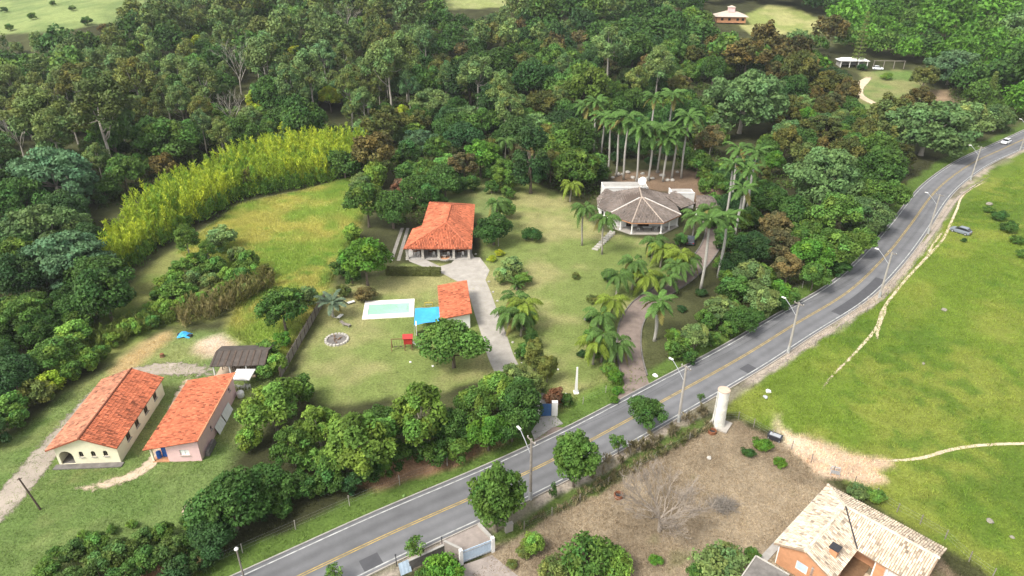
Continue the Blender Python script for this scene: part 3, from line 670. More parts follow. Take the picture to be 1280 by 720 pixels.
part('wall', w, M['pink'], h)
fl = MB(); fl.box((-.2, -7.4, .06), (13.0, 7.6, .12)); part('floor', fl, M['concrete'], h)
for x in (-6.4, -3.3, -.1, 2.9, 5.9):
    a = MB(); a.box((x, -10.7, 1.25), (.45, .45, 2.5)); a.box((x, -10.7, .25), (.6, .6, .5)); part('post', a, M['stone'], h)
bm = MB(); bm.bar((-6.6, -10.7, 2.42), (6.2, -10.7, 2.42), .16, .2); part('beam', bm, M['wood'], h)
def table(pt, rz, label, group, m, L=1.6):
    t = thing('patio_table', label, 'table', pt, rz, group)
    a = MB(); a.box((0, 0, .74), (L, .85, .05)); part('top', a, m, t)
    for x in (-L / 2 + .1, L / 2 - .1):
        for y in (-.34, .34):
            a = MB(); a.box((x, y, .36), (.07, .07, .72)); part('leg', a, M['dark_wood'], t)
for k, x in enumerate((-4.7, -1.6, 1.3, 4.2)):
    table((-14.5 + x, 134 - 8.8, .12), 0, 'timber table standing inside the open tiled pavilion', 'tables in the pavilion', M['wood'])
    for s in (-1, 1): chair((-14.5 + x + .4 * s, 134 - 8.8 - .85 * s, .12), R(0 if s < 0 else 180) + math.pi, 'white plastic chair at a table in the open tiled pavilion', 'chairs in the pavilion')
# round flower bed before the pavilion
fb = T(556, 323)
f_ = thing('flower_bed', 'round stone-ringed flower bed before the tiled pavilion', 'flower bed', fb)
for k in range(18):
    a = 2 * math.pi * k / 18; m_ = MB(); m_.box((1.15 * math.cos(a), 1.15 * math.sin(a), .14), (.3, .36, .28), a, taper=.85); part('stone', m_, M['stone'], f_)
a = MB(); a.lathe([(1.02, 0), (1.02, .14), (.4, .2)], 18); part('soil', a, M['clay'], f_)
a = MB(); a.lathe([(.22, .15), (.18, .5), (.42, .62), (.45, .72), (.1, .75)], 12); part('bowl', a, M['stone'], f_)
a = MB()
for k in range(5): a.box((-2.4 + k * 1.0, 1.9, .22), (.92, .5, .44), rng.uniform(-.08, .08), taper=.94)
solo('stone_bench', a, M['stone'], 'low pale stone bench behind the round flower bed', 'bench', fb)

# main house: half-octagonal front, brown tiles
h = thing('octagonal_house', 'large white house with half-octagonal brown tiled roof and columned veranda', 'house', (29, 143.3, 0), 0)
ev = 2.85
v0, v1, v2, v3, v4, v5 = (-8.1, 6.5, ev), (-8.1, -3.5, ev), (-3.4, -8.1, ev), (3.4, -8.1, ev), (8.1, -3.5, ev), (8.3, 6.5, ev)
A, B = (-.4, -1.2, 6.1), (.1, 5.2, 6.1); b0, b1 = (-8.1, 9.5, ev), (8.3, 9.5, ev)
roof(h, [[v2, v3, A], [v3, v4, A], [v1, v2, A], [v4, b1, B, A], [b0, v1, A, B], [b1, b0, B]], [(v2, A), (v3, A), (v4, A), (v1, A), (A, B)], M['tile_brown'], M['brown_base'], rt_=(2.3, 2.3, 2.2), pw=.32, pl=.5, var=.2, dark=.02)
rt = [c for c in h.children if c.name.startswith('roof')][0]
fs_ = MB()
for a, b in ((v1, A), (v4, A)): fs_.bar(Vector(a) + Vector((0, 0, .2)), Vector(a).lerp(Vector(b), .93) + Vector((0, 0, .22)), .14, .1)
part('white_flashing', fs_, M['white'], rt)
ins = [(-3.1, -7.3), (3.1, -7.3), (7.4, -3.1), (7.5, 9.0), (-7.4, 9.0), (-7.4, -3.1)]
w = MB()
w.wall((7.45, -2.9, 0), (0, 1, 0), [(0, 0), (11.9, 0), (11.9, 2.8), (0, 2.8)], [rect(3, 1, 1.4, 1.1), rect(7.5, 1, 1.4, 1.1)], .2)
w.wall((7.2, 9.0, 0), (-1, 0, 0), [(0, 0), (14.5, 0), (14.5, 2.8), (0, 2.8)], (), .2)
w.wall((-7.4, 8.75, 0), (0, -1, 0), [(0, 0), (11.6, 0), (11.6, 2.8), (0, 2.8)], [rect(3, 1, 1.4, 1.1)], .2)
w.wall((-5.4, -3.6, 0), (1, 0, 0), [(0, 0), (10.8, 0), (10.8, 2.8), (0, 2.8)], [rect(2.2, .1, 1.2, 2.1), rect(5.4, .1, 2.6, 2.1), rect(9.2, 1.0, 1.2, 1.1)], .2)
w.wall((-7.2, -2.9, 0), (1.8, -.7, 0), [(0, 0), (1.9, 0), (1.9, 2.8), (0, 2.8)], (), .15); w.wall((5.5, -3.6, 0), (1.9, .7, 0), [(0, 0), (1.95, 0), (1.95, 2.8), (0, 2.8)], (), .15)
part('wall', w, M['white'], h)
for q in (rect(2.2, .1, 1.2, 2.1), rect(5.4, .1, 2.6, 2.1)): window(h, (-5.4, -3.6, 0), (1, 0, 0), q, M['wood'], M['glass'], True, .1, 'door')
window(h, (-5.4, -3.6, 0), (1, 0, 0), rect(9.2, 1.0, 1.2, 1.1), M['wood'], M['glass'])
for q in (rect(3, 1, 1.4, 1.1), rect(7.5, 1, 1.4, 1.1)): window(h, (7.45, -2.9, 0), (0, 1, 0), q, M['wood'], M['glass'])
fl = MB(); fl.prism([(-3.35, -7.9), (3.35, -7.9), (7.9, -3.4), (7.9, -2.6), (-7.9, -2.6), (-7.9, -3.4)], -.3, .16); part('veranda', fl, M['pale_concrete'], h)
for x, y in ((-3.15, -7.5), (3.15, -7.5), (-7.5, -3.25), (7.5, -3.25), (-5.3, -5.35), (5.3, -5.35)):
    a = MB(); a.lathe([(.24, .16), (.24, .4), (.17, .45), (.17, 2.6), (.24, 2.68), (.24, 2.8)], 10, (x, y, 0)); part('column', a, M['white'], h)
fc = MB(); pv = [v1, v2, v3, v4]
for a, b in zip(pv[:-1], pv[1:]): fc.bar(Vector(a) + Vector((0, .04, -.14)), Vector(b) + Vector((0, .04, -.14)), .1, .2)
part('fascia', fc, M['clay'], h)
for sgn in (-1, 1):                                                  # back and side wings
    pass
wing = MB(); wing.slab([(-9.6, 1.6, 2.7), (-8.2, -.9, 2.7), (-3.2, 3.6, 4.3), (-6.8, 9.6, 4.3)], .12)
tl = MB(); tiles(tl, [(-9.6, 1.6, 2.7), (-8.2, -.9, 2.7), (-3.2, 3.6, 4.3), (-6.8, 9.6, 4.3)], .32, .5, .2, .02)
tiles(tl, [(-9.2, 7.0, 2.75), (-9.6, 1.6, 2.72), (-6.8, 9.6, 4.32)], .32, .5, .2, .02)
wg = part('wing_roof', wing, M['brown_base'], h); part('wing_tiles', tl, M['tile_brown'], wg)['kind'] = 'stuff'
a = MB(); a.wall((-9.0, 2.1, 0), (1.3, -2.3, 0), [(0, 0), (2.0, 0), (2.0, 2.6), (0, 2.6)], [rect(1.0, .9, .9, 1.0)], .2); a.wall((-8.8, 8, 0), (0, -1, 0), [(0, 0), (5.8, 0), (5.8, 2.6), (0, 2.6)], (), .2)
part('wing_wall', a, M['white'], h)
a = MB(); a.box((-2.2, 11.5, 2.2), (10.6, 4.6, 4.4)); part('back_block', a, M['white'], h)
a = MB(); a.box((-2.2, 11.5, 4.46), (10.2, 4.2, .1)); part('flat_roof', a, M['concrete'], h)
a = MB(); a.bar((-7.4, 9.2, 4.6), (3.0, 9.2, 4.6), .22, .35); part('parapet', a, M['white'], h)
r2 = [(9.2, 1.0, 2.6), (13.2, 4.2, 2.6), (9.2, 8.6, 3.9), (6.3, 5.4, 3.9)]
wing = MB(); wing.slab(r2, .12); tl = MB(); tiles(tl, r2, .32, .5, .2, .02)
wg = part('wing_roof', wing, M['brown_base'], h); part('wing_tiles', tl, M['tile_brown'], wg)['kind'] = 'stuff'
a = MB(); a.box((11.0, 9.4, 1.8), (5.4, 3.4, 3.6)); part('side_block', a, M['white'], h)
a = MB(); a.box((11.0, 9.4, 3.62), (4.8, 2.8, .06)); part('side_roof', a, M['concrete'], h)
a = MB(); a.bar((8.3, 7.75, 3.75), (13.7, 7.75, 3.75), .25, .4); a.bar((8.35, 7.9, 3.75), (8.35, 11, 3.75), .25, .4); part('side_parapet', a, M['white'], h)
r3 = [(12.6, 1.6, 2.6), (18.2, 1.6, 2.6), (16.2, 6.6, 3.7), (13.8, 6.6, 3.7)]
wing = MB(); wing.slab(r3, .12); wing.slab([(18.2, 1.6, 2.6), (18.2, 8.6, 2.6), (16.2, 6.6, 3.7)], .12); tl = MB(); tiles(tl, r3, .32, .5, .2, .02); tiles(tl, [(18.2, 1.6, 2.6), (18.2, 8.6, 2.6), (16.2, 6.6, 3.7)], .32, .5, .2, .02)
wg = part('carport_roof', wing, M['brown_base'], h); part('carport_tiles', tl, M['tile_brown'], wg)['kind'] = 'stuff'
for x, y in ((13.1, 2.1), (17.7, 2.1), (17.7, 8.0)):
    a = MB(); a.lathe([(.22, 0), (.22, 2.55)], 10, (x, y, 0)); part('carport_column', a, M['white'], h)
# satellite dish on the roof ridge
t = thing('satellite_dish', 'white satellite dish on the ridge of the octagonal house', 'satellite dish', (30.2, 150.8, 4.5))
a = MB(); a.tube([(0, 0, 0), (0, 0, 2.2)], .05, 8); part('mast', a, M['metal'], t)
a = MB(); a.lathe([(.05, 0), (.5, .08), (.95, .26), (.97, .28), (.94, .285), (.5, .11), (.05, .03)], 18)
o = part('reflector', a, M['white'], t, True); o.location = (0, 0, 2.25); o.rotation_euler = (R(55), 0, R(-35))
a = MB(); a.bar((0, 0, 2.2), (-.5, -.7, 2.9), .03); part('feed_arm', a, M['metal'], t)
# veranda furniture
table((29.5, 137.6, .16), 0, 'pale cloth-covered table on the octagonal house veranda', 'veranda furniture', M['white'], 2.0)
for k, x in enumerate((27.6, 31.4, 33.0)): chair((x, 137.7, .16), R((90, -90, 20)[k]), 'white plastic chair on the octagonal house veranda', 'veranda chairs')

# pool hut, tarp, pool
hx = [(-13.1, 107.6), (-8.1, 107.6), (-6.6, 96.3), (-11.5, 96.1)]
h = thing('pool_hut', 'small white hut with plain orange tiled roof beside the pool', 'hut', (-9.8, 101.9, 0), R(7.5))
roof(h, [[(-2.7, 5.9, 2.35), (-2.7, -5.9, 2.35), (2.55, -5.9, 3.1), (2.55, 5.9, 3.1)]], [], M['tile'], M['tile_base'])
w = MB(); w.wall((-2.2, 5.4, 0), (0, -1, 0), [(0, 0), (10.8, 0), (10.8, 2.3), (0, 2.3)], [rect(3, .05, .9, 2.0), rect(7, 1, 1.2, .9)], .15)
w.wall((-2.0, -5.4, 0), (1, 0, 0), [(0, 0), (4.2, 0), (4.2, 2.85), (0, 2.35)], (), .15); w.wall((2.2, -5.2, 0), (0, 1, 0), [(0, 0), (10.6, 0), (10.6, 2.95), (0, 2.95)], (), .15); w.wall((2.0, 5.4, 0), (-1, 0, 0), [(0, 0), (4.0, 0), (4.0, 2.35), (0, 2.85)], (), .15)
part('wall', w, M['white'], h)
d = MB(); d.wall((-2.12, 5.4, 0), (0, -1, 0), rect(3, .05, .88, 1.98), (), .05); part('door', d, M['wood'], h)
window(h, (-2.2, 5.4, 0), (0, -1, 0), rect(7, 1, 1.2, .9), M['wood'], M['glass'])
t = thing('blue_canopy', 'bright blue tarpaulin canopy stretched between the pool and the hut', 'canopy', (-14, 97.7, 0))
cq = [(-2.3, 2.1), (1.9, 2.6), (2.3, -1.9), (-1.8, -3.3)]
n = 9; mb = MB(); vs = []
for i in range(n):
    for j in range(n):
        s_, q_ = i / (n - 1), j / (n - 1); p = (Vector(cq[0]) * (1 - s_) + Vector(cq[1]) * s_) * (1 - q_) + (Vector(cq[3]) * (1 - s_) + Vector(cq[2]) * s_) * q_
        vs.append((p.x, p.y, 2.05 - .28 * math.sin(math.pi * s_) * math.sin(math.pi * q_) + .05 * math.sin(9 * s_ + 4 * q_)))
mb.add(vs, [(i * n + j, i * n + j + 1, (i + 1) * n + j + 1, (i + 1) * n + j) for i in range(n - 1) for j in range(n - 1)])
part('sheet', mb, M['tarp'], t, True)
for x, y in cq: a = MB(); a.tube([(x, y, 0), (x, y, 2.08)], .04, 6); part('pole', a, M['metal'], t)

pl = thing('swimming_pool', 'rectangular swimming pool of pale green water with broad white deck', 'pool', (-21.4, 103.1, 0), R(6.0))
a = MB(); W2, H2, w2, h2 = 4.35, 3.15, 3.55, 1.85
for (x0, x1, y0, y1) in ((-W2, W2, -H2, -h2), (-W2, W2, h2, H2), (-W2, -w2, -h2, h2), (w2, W2, -h2, h2)): a.box(((x0 + x1) / 2, (y0 + y1) / 2, .06), (x1 - x0, y1 - y0, .12))
part('deck', a, M['deck'], pl)
def water_mat():
    m = mat('pool_water', (.30, .55, .40), .06, .10, .3, .02, 1.5, spec=.5); return m
a = MB(); a.add([(-w2, -h2, .03), (w2, -h2, .03), (w2, h2, .03), (-w2, h2, .03)], [(0, 1, 2, 3)]); part('water', a, water_mat(), pl)
a = MB(); a.bar((-w2, -h2 + .02, .1), (w2, -h2 + .02, .1), .05, .05); part('coping', a, M['white'], pl)
a = MB()
for x in (-.25, .25): a.tube([(w2 + .4 * 1, x, .1), (w2 + .4, x, .75), (w2 - .1, x, .85), (w2 - .35, x, .5), (w2 - .35, x, .03)], .03, 6)
part('ladder', a, M['metal'], pl)

# playhouse, frame, small garden things
pt = T(511, 436)
t = thing('playhouse', 'red wooden playhouse on legs with brown climbing frame by the pool', 'playhouse', pt, R(4))
a = MB(); a.box((0, 0, 1.75), (1.3, 1.2, 1.1)); part('cabin', a, M['red'], t)
a = MB(); a.slab([(-.8, -.75, 2.3), (.8, -.75, 2.3), (.8, 0, 2.75), (-.8, 0, 2.75)], .06); a.slab([(.8, .75, 2.3), (-.8, .75, 2.3), (-.8, 0, 2.75), (.8, 0, 2.75)], .06); part('roof', a, M['red'], t)
for x in (-.55, .55):
    for y in (-.5, .5): a = MB(); a.box((x, y, .6), (.12, .12, 1.2)); part('leg', a, M['wood'], t)
a = MB(); a.bar((-.6, 0, 1.9), (-2.6, 0, 1.9), .1); part('swing_beam', a, M['wood'], t)
for y in (-.6, .6): a = MB(); a.bar((-2.6, y, 0), (-2.6, 0, 1.95), .1); part('swing_leg', a, M['wood'], t)
for x in (-1.2, -2.0):
    a = MB(); a.box((x, 0, .5), (.45, .2, .05)); a.bar((x - .2, 0, .5), (x - .2, 0, 1.88), .02); a.bar((x + .2, 0, .5), (x + .2, 0, 1.88), .02); part('swing', a, M['dark_wood'], t)
a = MB(); a.add([(.7, -.3, 1.25), (.7, .3, 1.25), (2.2, .3, .15), (2.2, -.3, .15), (.7, -.3, 1.2), (.7, .3, 1.2), (2.2, .3, .1), (2.2, -.3, .1)], [(0, 1, 2, 3), (7, 6, 5, 4), (0, 3, 7, 4), (1, 5, 6, 2)]); part('slide', a, M['white'], t)
pt = T(521, 418); a = MB(); a.box((0, 0, 1.0), (.1, 1.6, 2.0)); a.box((0, 0, 2.03), (.16, 1.7, .06))
solo('white_screen', a, M['white'], 'narrow white screen wall under the edge of the blue canopy', 'screen', pt, R(8))
pt = T(536, 383); t = thing('toy_goal', 'small yellow tubular goal frame on the lawn by the hut', 'goal', pt, R(5))
a = MB(); a.tube([(-.65, 0, 0), (-.65, 0, .8), (.65, 0, .8), (.65, 0, 0)], .05, 6); part('frame', a, mat('yellow_tube', (.6, .42, .05), .5), t); a = MB(); a.tube([(-.65, 0, .8), (-.65, .6, .02), (.65, .6, .02), (.65, 0, .8)], .025, 6); part('back_stay', a, M['metal'], t)
def lounger(pt, rz, label, m):
    t = thing('sun_lounger', label, 'sun lounger', pt, rz)
    a = MB(); a.box((.3, 0, .32), (1.3, .6, .07)); part('seat', a, m, t)
    a = MB(); a.add([(-.35, -.3, .34), (-.35, .3, .34), (-.95, .3, .72), (-.95, -.3, .72), (-.35, -.3, .28), (-.35, .3, .28), (-.95, .3, .66), (-.95, -.3, .66)], [(0, 1, 2, 3), (7, 6, 5, 4), (0, 3, 7, 4), (1, 5, 6, 2), (2, 6, 7, 3)]); part('backrest', a, m, t)
    for x in (-.3, .85):
        for y in (-.25, .25): a = MB(); a.box((x, y, .15), (.05, .05, .3)); part('leg', a, M['metal'], t)
lounger(T(424, 398), R(70), 'white sun lounger on the lawn below the blue-grey palm', M['white'])
lounger(T(432, 407), R(-25), 'grey weathered sun lounger on the lawn above the fire pit', M['grey_wood'])
lounger(T(437, 380), R(35), 'pale sun lounger in the shade behind the blue-grey palm', M['white'])
pt = T(421, 425); t = thing('fire_pit', 'round fire pit ringed with pale stones on the lawn', 'fire pit', pt)
for k in range(20):
    a = 2 * math.pi * k / 20; m_ = MB(); m_.box((1.75 * math.cos(a), 1.75 * math.sin(a), .13), (.42, .46, .26), a + rng.uniform(-.2, .2), taper=.8); part('stone', m_, M['stone'], t)
a = MB(); a.lathe([(1.6, 0), (1.6, .05), (.5, .07)], 20); part('ash', a, M['dark_concrete'], t)
for k in range(9):
    a = rng.uniform(0, 6.28); r = rng.uniform(.2, 1.0); m_ = MB(); p = Vector((r * math.cos(a), r * math.sin(a), .12)); q = p + Vector((rng.uniform(-.6, .6), rng.uniform(-.6, .6), .1)); m_.tube([p, q], .07, 6); part('log', m_, M['wood'], t)

# boundary fence of dark boards between meadow and lawn
fa, fb_ = Vector((-34.1, 82.6, 0)), Vector((-33.2, 106.0, 0))
t = thing('board_fence', 'weathered brown board fence between the meadow and the pool lawn', 'fence', fa)
n = 12; dv = (fb_ - fa) / n
for k in range(n + 1): a = MB(); p = dv * k; a.box((p.x, p.y, .95), (.14, .14, 1.9)); part('post', a, M['dark_wood'], t)
for k in range(n):
    a = MB(); L = dv.length; d = dv.normalized()
    for j in range(9):
        c = dv * k + d * (.12 + (L - .2) * (j + .5) / 9); hgt = 1.75 + rng.uniform(-.05, .05); a.box((c.x, c.y, hgt / 2), (.04, (L - .2) / 9 - .02, hgt), math.atan2(d.y, d.x) - math.pi / 2)
    a.bar(dv * k + Vector((.05, 0, 1.4)), dv * (k + 1) + Vector((.05, 0, 1.4)), .05, .09); part('panel', a, M['grey_wood'], t)

# L-shaped house with straw-coloured tiles
BX = Vector((36.0, 58.1, 0)); rzL = math.atan2(-.680, -.733)          # local x runs along the first arm, local y along the second
h = thing('clay_house', 'L-shaped clay-walled house with straw-coloured barrel tile roof', 'house', BX, rzL)
e_, r_ = 2.7, 4.15; A1, W1, A2, W2_ = 12.3, 6.2, 12.4, 6.84; K = (W2_ / 2, W1 / 2, r_)
roof(h, [[(0, 0, e_), (A1, 0, e_), (A1, W1 / 2, r_), K], [(A1, W1, e_), (W2_, W1, e_), K, (A1, W1 / 2, r_)],
         [(0, A2, e_), (0, 0, e_), K, (W2_ / 2, A2, r_)], [(W2_, W1, e_), (W2_, A2, e_), (W2_ / 2, A2, r_), K]],
     [((0, 0, e_), K), (K, (A1, W1 / 2, r_)), (K, (W2_ / 2, A2, r_))], M['tile_straw'], M['straw_base'], pw=.23, pl=.40, var=.32, dark=.08)
rt = [c for c in h.children if c.name.startswith('roof')][0]
a = MB(); a.bar(Vector(K) + Vector((.1, .1, .12)), (W2_, W1, e_ + .14), .12, .1); part('valley_gutter', a, M['dark'], rt)
w = MB()
def lwall(x0, y0, x1, y1, zt, holes=(), outline=None, mbx=None, th=.18):
    d = Vector((x1 - x0, y1 - y0, 0)); L = d.length; (mbx or w).wall((x0, y0, 0), d, outline or [(0, 0), (L, 0), (L, zt), (0, zt)], holes, th)
o_ = .55
gh = [rect(1.4, .05, .9, 2.1), rect(3.2, 1.0, 1.1, 1.1)]
lwall(A1 - o_, W1 - o_ - .01, A1 - o_, o_, 2.6, [rect(2.6, .95, 1.2, 1.15)], [(0, 0), (W1 - 2 * o_, 0), (W1 - 2 * o_, 2.6), (W1 / 2 - o_, 3.75), (0, 2.6)])
lwall(W2_ + 1.9, W1 - o_, A1 - o_ - .2, W1 - o_, 2.6)
lwall(o_, o_ + .2, o_, A2 - o_, 2.6); lwall(A1 - o_ - .2, o_, o_ + .2, o_, 2.6)
bh = [rect(3.4, 1.0, 1.4, 1.1)]
lwall(W2_ - o_, A2 - o_ - .2, W2_ - o_, W1 + 1.9, 2.6, [rect(1.7, .05, 1.7, 2.15)])
lwall(o_ + .2, A2 - o_, W2_ - o_, A2 - o_, 2.6, (), [(0, 0), (W2_ - 2 * o_ - .2, 0), (W2_ - 2 * o_ - .2, 2.6), (W2_ / 2 - o_ - .1, 3.75), (0, 2.6)])
lwall(W2_ + 1.8, W1 - 2.2, W2_ - 1.4, W1 - 2.2, 2.6); lwall(W2_ - 1.6, W1 - 2.0, W2_ - 1.6, W1 + 1.9, 2.6)
part('wall', w, M['clay'], h)
for x, y in ((A1 - o_ + .04, o_), (A1 - o_ + .04, W1 - o_), (W2_ + 1.9, W1 - o_ + .04), (W2_ - o_ + .04, W1 + 1.9), (W2_ - o_ + .04, A2 - o_), (A1 - o_ + .05, W1 - 2.1), (W2_ - o_ + .05, A2 - 1.3), (W2_ - o_ + .05, A2 - 3.25)):
    a = MB(); a.box((x, y, 1.28), (.26, .26, 2.56)); part('pillar', a, M['white'], h)
window(h, (A1 - o_, W1 - o_ - .01, 0), (0, -1, 0), rect(2.6, .95, 1.2, 1.15), M['white'], M['gate_blue'])
dd = MB()
for k in range(8): dd.box((W2_ - o_ - .03 + .015 * (k % 2), A2 - o_ - .2 - 1.7 + .85 - .11 - k * .212, 1.12), (.06, .2, 2.1))
part('white_door', dd, M['white'], h)
a = MB(); a.box(((W2_ + A1) / 2 + 2, (W1 + A2) / 2 + 2, .05), (A1 - W2_ + 5, A2 - W1 + 5, .1)); part('courtyard', a, M['dirt'], h)
a = MB(); a.box((W2_ + .2, W1 - .4, .08), (3.6, 3.4, .16)); part('porch_floor', a, M['wood'], h)
a = MB(); a.box((9.6, 4.9, 3.65), (.75, .75, 1.0)); ch = part('chimney', a, M['clay'], h); a = MB(); a.box((9.6, 4.9, 4.2), (.98, .98, .10)); part('chimney_cap', a, M['dark'], ch)
a = MB(); a.box((A1 / 2 - .2, -.55, .06), (A1 + 1.4, .8, .12)); part('footing', a, M['concrete'], h)
sp = T(950, 742)
h = thing('lean_to', 'small dark-roofed lean-to beside the clay house', 'lean-to', sp, R(-42))
a = MB(); a.slab([(-1.7, -2, 2.0), (1.7, -2, 2.0), (1.7, 2, 2.25), (-1.7, 2, 2.25)], .08); rf = part('roof', a, M['dark_concrete'], h)
a = MB(); a.bar((-1.75, -2, 2.06), (-1.75, 2, 2.31), .12, .1); a.bar((-1.7, 2.03, 2.3), (1.7, 2.03, 2.3), .12, .1); part('edge', a, M['stone'], rf)
for x in (-1.5, 1.5):
    for y in (-1.8, 1.8): a = MB(); a.box((x, y, 1), (.15, .15, 2)); part('post', a, M['wood'], h)

# water tank
t = thing('water_tower', 'tall tapering white concrete water tank on a square base', 'water tank', (27.5, 71.9, 0))
a = MB(); a.lathe([(.86, .2), (.86, .3), (.80, 2.2), (.76, 4.4), (.74, 5.7), (.72, 5.76)], 28); part('shaft', a, M['tank'], t, False)
for z, r in ((1.5, .835), (3.0, .795), (4.5, .77)): a = MB(); a.lathe([(r, z), (r + .012, z + .02), (r + .012, z + .05), (r, z + .07)], 28); part('joint_ring', a, M['tank'], t)
a = MB(); a.lathe([(.80, 5.76), (.80, 5.86), (.3, 5.94)], 28); part('lid', a, M['pale_clay'], t)
a = MB(); a.box((.25, 0, .1), (2.6, 2.4, .2), R(-35)); part('base', a, M['pale_concrete'], t)
a = MB(); a.tube([(-.80, -.3, .2), (-.78, -.28, 5.6)], .035, 6); part('pipe', a, M['metal'], t)
pt = T(892, 525); t = thing('red_pump', 'rust-red pump post standing beside the white water tank', 'pump', pt)
a = MB(); a.lathe([(.2, 0), (.16, .3), (.14, .9), (.2, 1.0), (.2, 1.3), (.1, 1.45)], 10); part('body', a, M['rust'], t); a = MB(); a.bar((.1, 0, 1.15), (.55, .1, 1.35), .06); part('handle', a, M['rust'], t)
def ring(pt, r, m, label, cat, name):
    t = thing(name, label, cat, pt); a = MB(); n = 18
    a.lathe([(r, 0), (r, .45), (r - .12, .45), (r - .12, .02)], n); part('rim', a, m, t); a = MB(); a.lathe([(r - .13, .0), (r - .13, .12)], n); part('water', a, M['dark'], t)
ring(T(890, 541), .55, M['rust'], 'rusty round drum at the foot of the water tank', 'drum', 'rusty_drum')
ring(T(773, 621), .55, M['rust'], 'dark round well ring in the dry lot by the bare tree', 'well ring', 'well_ring')

# far house, carport
pf = T(912, 27); t = thing('hill_house', 'distant salmon house with pale hipped roof and roof turret on the hill', 'house', pf, R(-8))
a = MB(); a.box((0, 0, 1.5), (14, 10, 3)); part('wall', a, M['clay'], t)
pale = mat('pale_roof', (.52, .43, .35), .85, .2, 1)
a = MB(); q = [(-8, -6, 2.9), (8, -6, 2.9), (8, 6, 2.9), (-8, 6, 2.9)]; p1, p2 = (-2, 0, 5.2), (2, 0, 5.2)
a.slab([q[0], q[1], p2, p1], .1); a.slab([q[1], q[2], p2], .1); a.slab([q[2], q[3], p1, p2], .1); a.slab([q[3], q[0], p1], .1); rf = part('roof', a, pale, t)
a = MB(); a.box((0, -.5, 5.8), (3.2, 2.8, 2.2)); part('turret', a, M['pink'], rf)
a = MB(); a.add([(-2, -2.3, 6.9), (2, -2.3, 6.9), (2, 1.3, 6.9), (-2, 1.3, 6.9), (0, -.5, 7.7)], [(0, 1, 4), (1, 2, 4), (2, 3, 4), (3, 0, 4), (3, 2, 1, 0)]); part('turret_roof', a, pale, rf)
for x in (-4.5, -1, 3, 5.5): a = MB(); a.box((x, -5.0, 1.6), (1.3, .12, 1.2)); wn = part('window', a, M['wood'], t); a = MB(); a.box((x, -5.07, 1.6), (1.1, .02, 1.0)); part('pane', a, M['glass'], wn)
pc = T(1064, 83); t = thing('carport', 'white flat-roofed carport at the edge of the forest', 'carport', pc, R(-4))
a = MB(); a.add([(-6, -2.8, 2.5), (6, -2.8, 2.5), (6, 2.8, 2.5), (-6, 2.8, 2.5), (-4, -1, 3.4), (4, -1, 3.4), (4, 1, 3.4), (-4, 1, 3.4)], [(0, 1, 5, 4), (1, 2, 6, 5), (2, 3, 7, 6), (3, 0, 4, 7), (4, 5, 6, 7), (3, 2, 1, 0)]); part('roof', a, M['white'], t)
a = MB(); a.box((0, 2.2, 1.25), (10.8, .2, 2.5)); a.box((-5.2, 0, 1.25), (.2, 4.2, 2.5)); part('wall', a, M['concrete'], t)
for x in (-5.2, -1.7, 1.7, 5.2): a = MB(); a.box((x, -2.4, 1.25), (.25, .25, 2.5)); part('post', a, M['white'], t)
pg = T(1110, 86); t = thing('timber_pergola', 'open timber pergola frame beside the carport', 'pergola', pg, R(-4))
for x in (-6, -2, 2, 6):
    a = MB(); a.box((x, 0, 1.5), (.22, .22, 3.0)); part('post', a, M['grey_wood'], t)
a = MB(); a.bar((-6.3, 0, 3.1), (6.3, 0, 3.1), .2); part('beam', a, M['grey_wood'], t)

# ------------------------------------------------------------------ trees
def leaf_cloud(pos, nrm, size, tint, aspect=.62, g=None):
    """diamond leaves at pos facing nrm: returns verts, faces, colours"""
    g = g or NR; n = len(pos); nrm = nrm / (np.linalg.norm(nrm, axis=1, keepdims=True) + 1e-9)
    a = g.normal(size=(n, 3)); a -= nrm * (a * nrm).sum(1, keepdims=True); a /= np.linalg.norm(a, axis=1, keepdims=True) + 1e-9
    b = np.cross(nrm, a); s = np.asarray(size).reshape(-1, 1)
    bend = nrm * s * .18
    V = np.stack([pos - a * s, pos - b * s * aspect - bend, pos + a * s, pos + b * s * aspect - bend], 1).reshape(-1, 3)
    F = np.arange(4 * n).reshape(n, 4); C = np.repeat(tint, 4, 0); return V, F, C
def sphere_dirs(n, g, up=0.0):
    d = g.normal(size=(n, 3)); d[:, 2] += up; return d / np.linalg.norm(d, axis=1, keepdims=True)
def lobes(g, n, rx, rz, lr, low=-.35):
    """clump centres spread over the outer part of an uneven ellipsoid"""
    out = []; tries = 0
    ph = g.uniform(0, 6.28, 3)
    while len(out) < n and tries < 4000:
        tries += 1; d = sphere_dirs(1, g)[0]
        if d[2] < low: continue
        az = math.atan2(d[1], d[0]); k = 1 + .16 * math.sin(2 * az + ph[0]) + .12 * math.sin(3 * az + ph[1]) + .08 * math.sin(5 * az + ph[2])
        f = g.uniform(.45, 1.0) ** .6; p = np.array([d[0] * rx * k, d[1] * rx * k, d[2] * rz]) * f * (1 - lr * .55)
        if all(np.linalg.norm(p - q[0]) > lr * rx * .62 for q in out): out.append((p, lr * rx * g.uniform(.7, 1.25)))
    return out
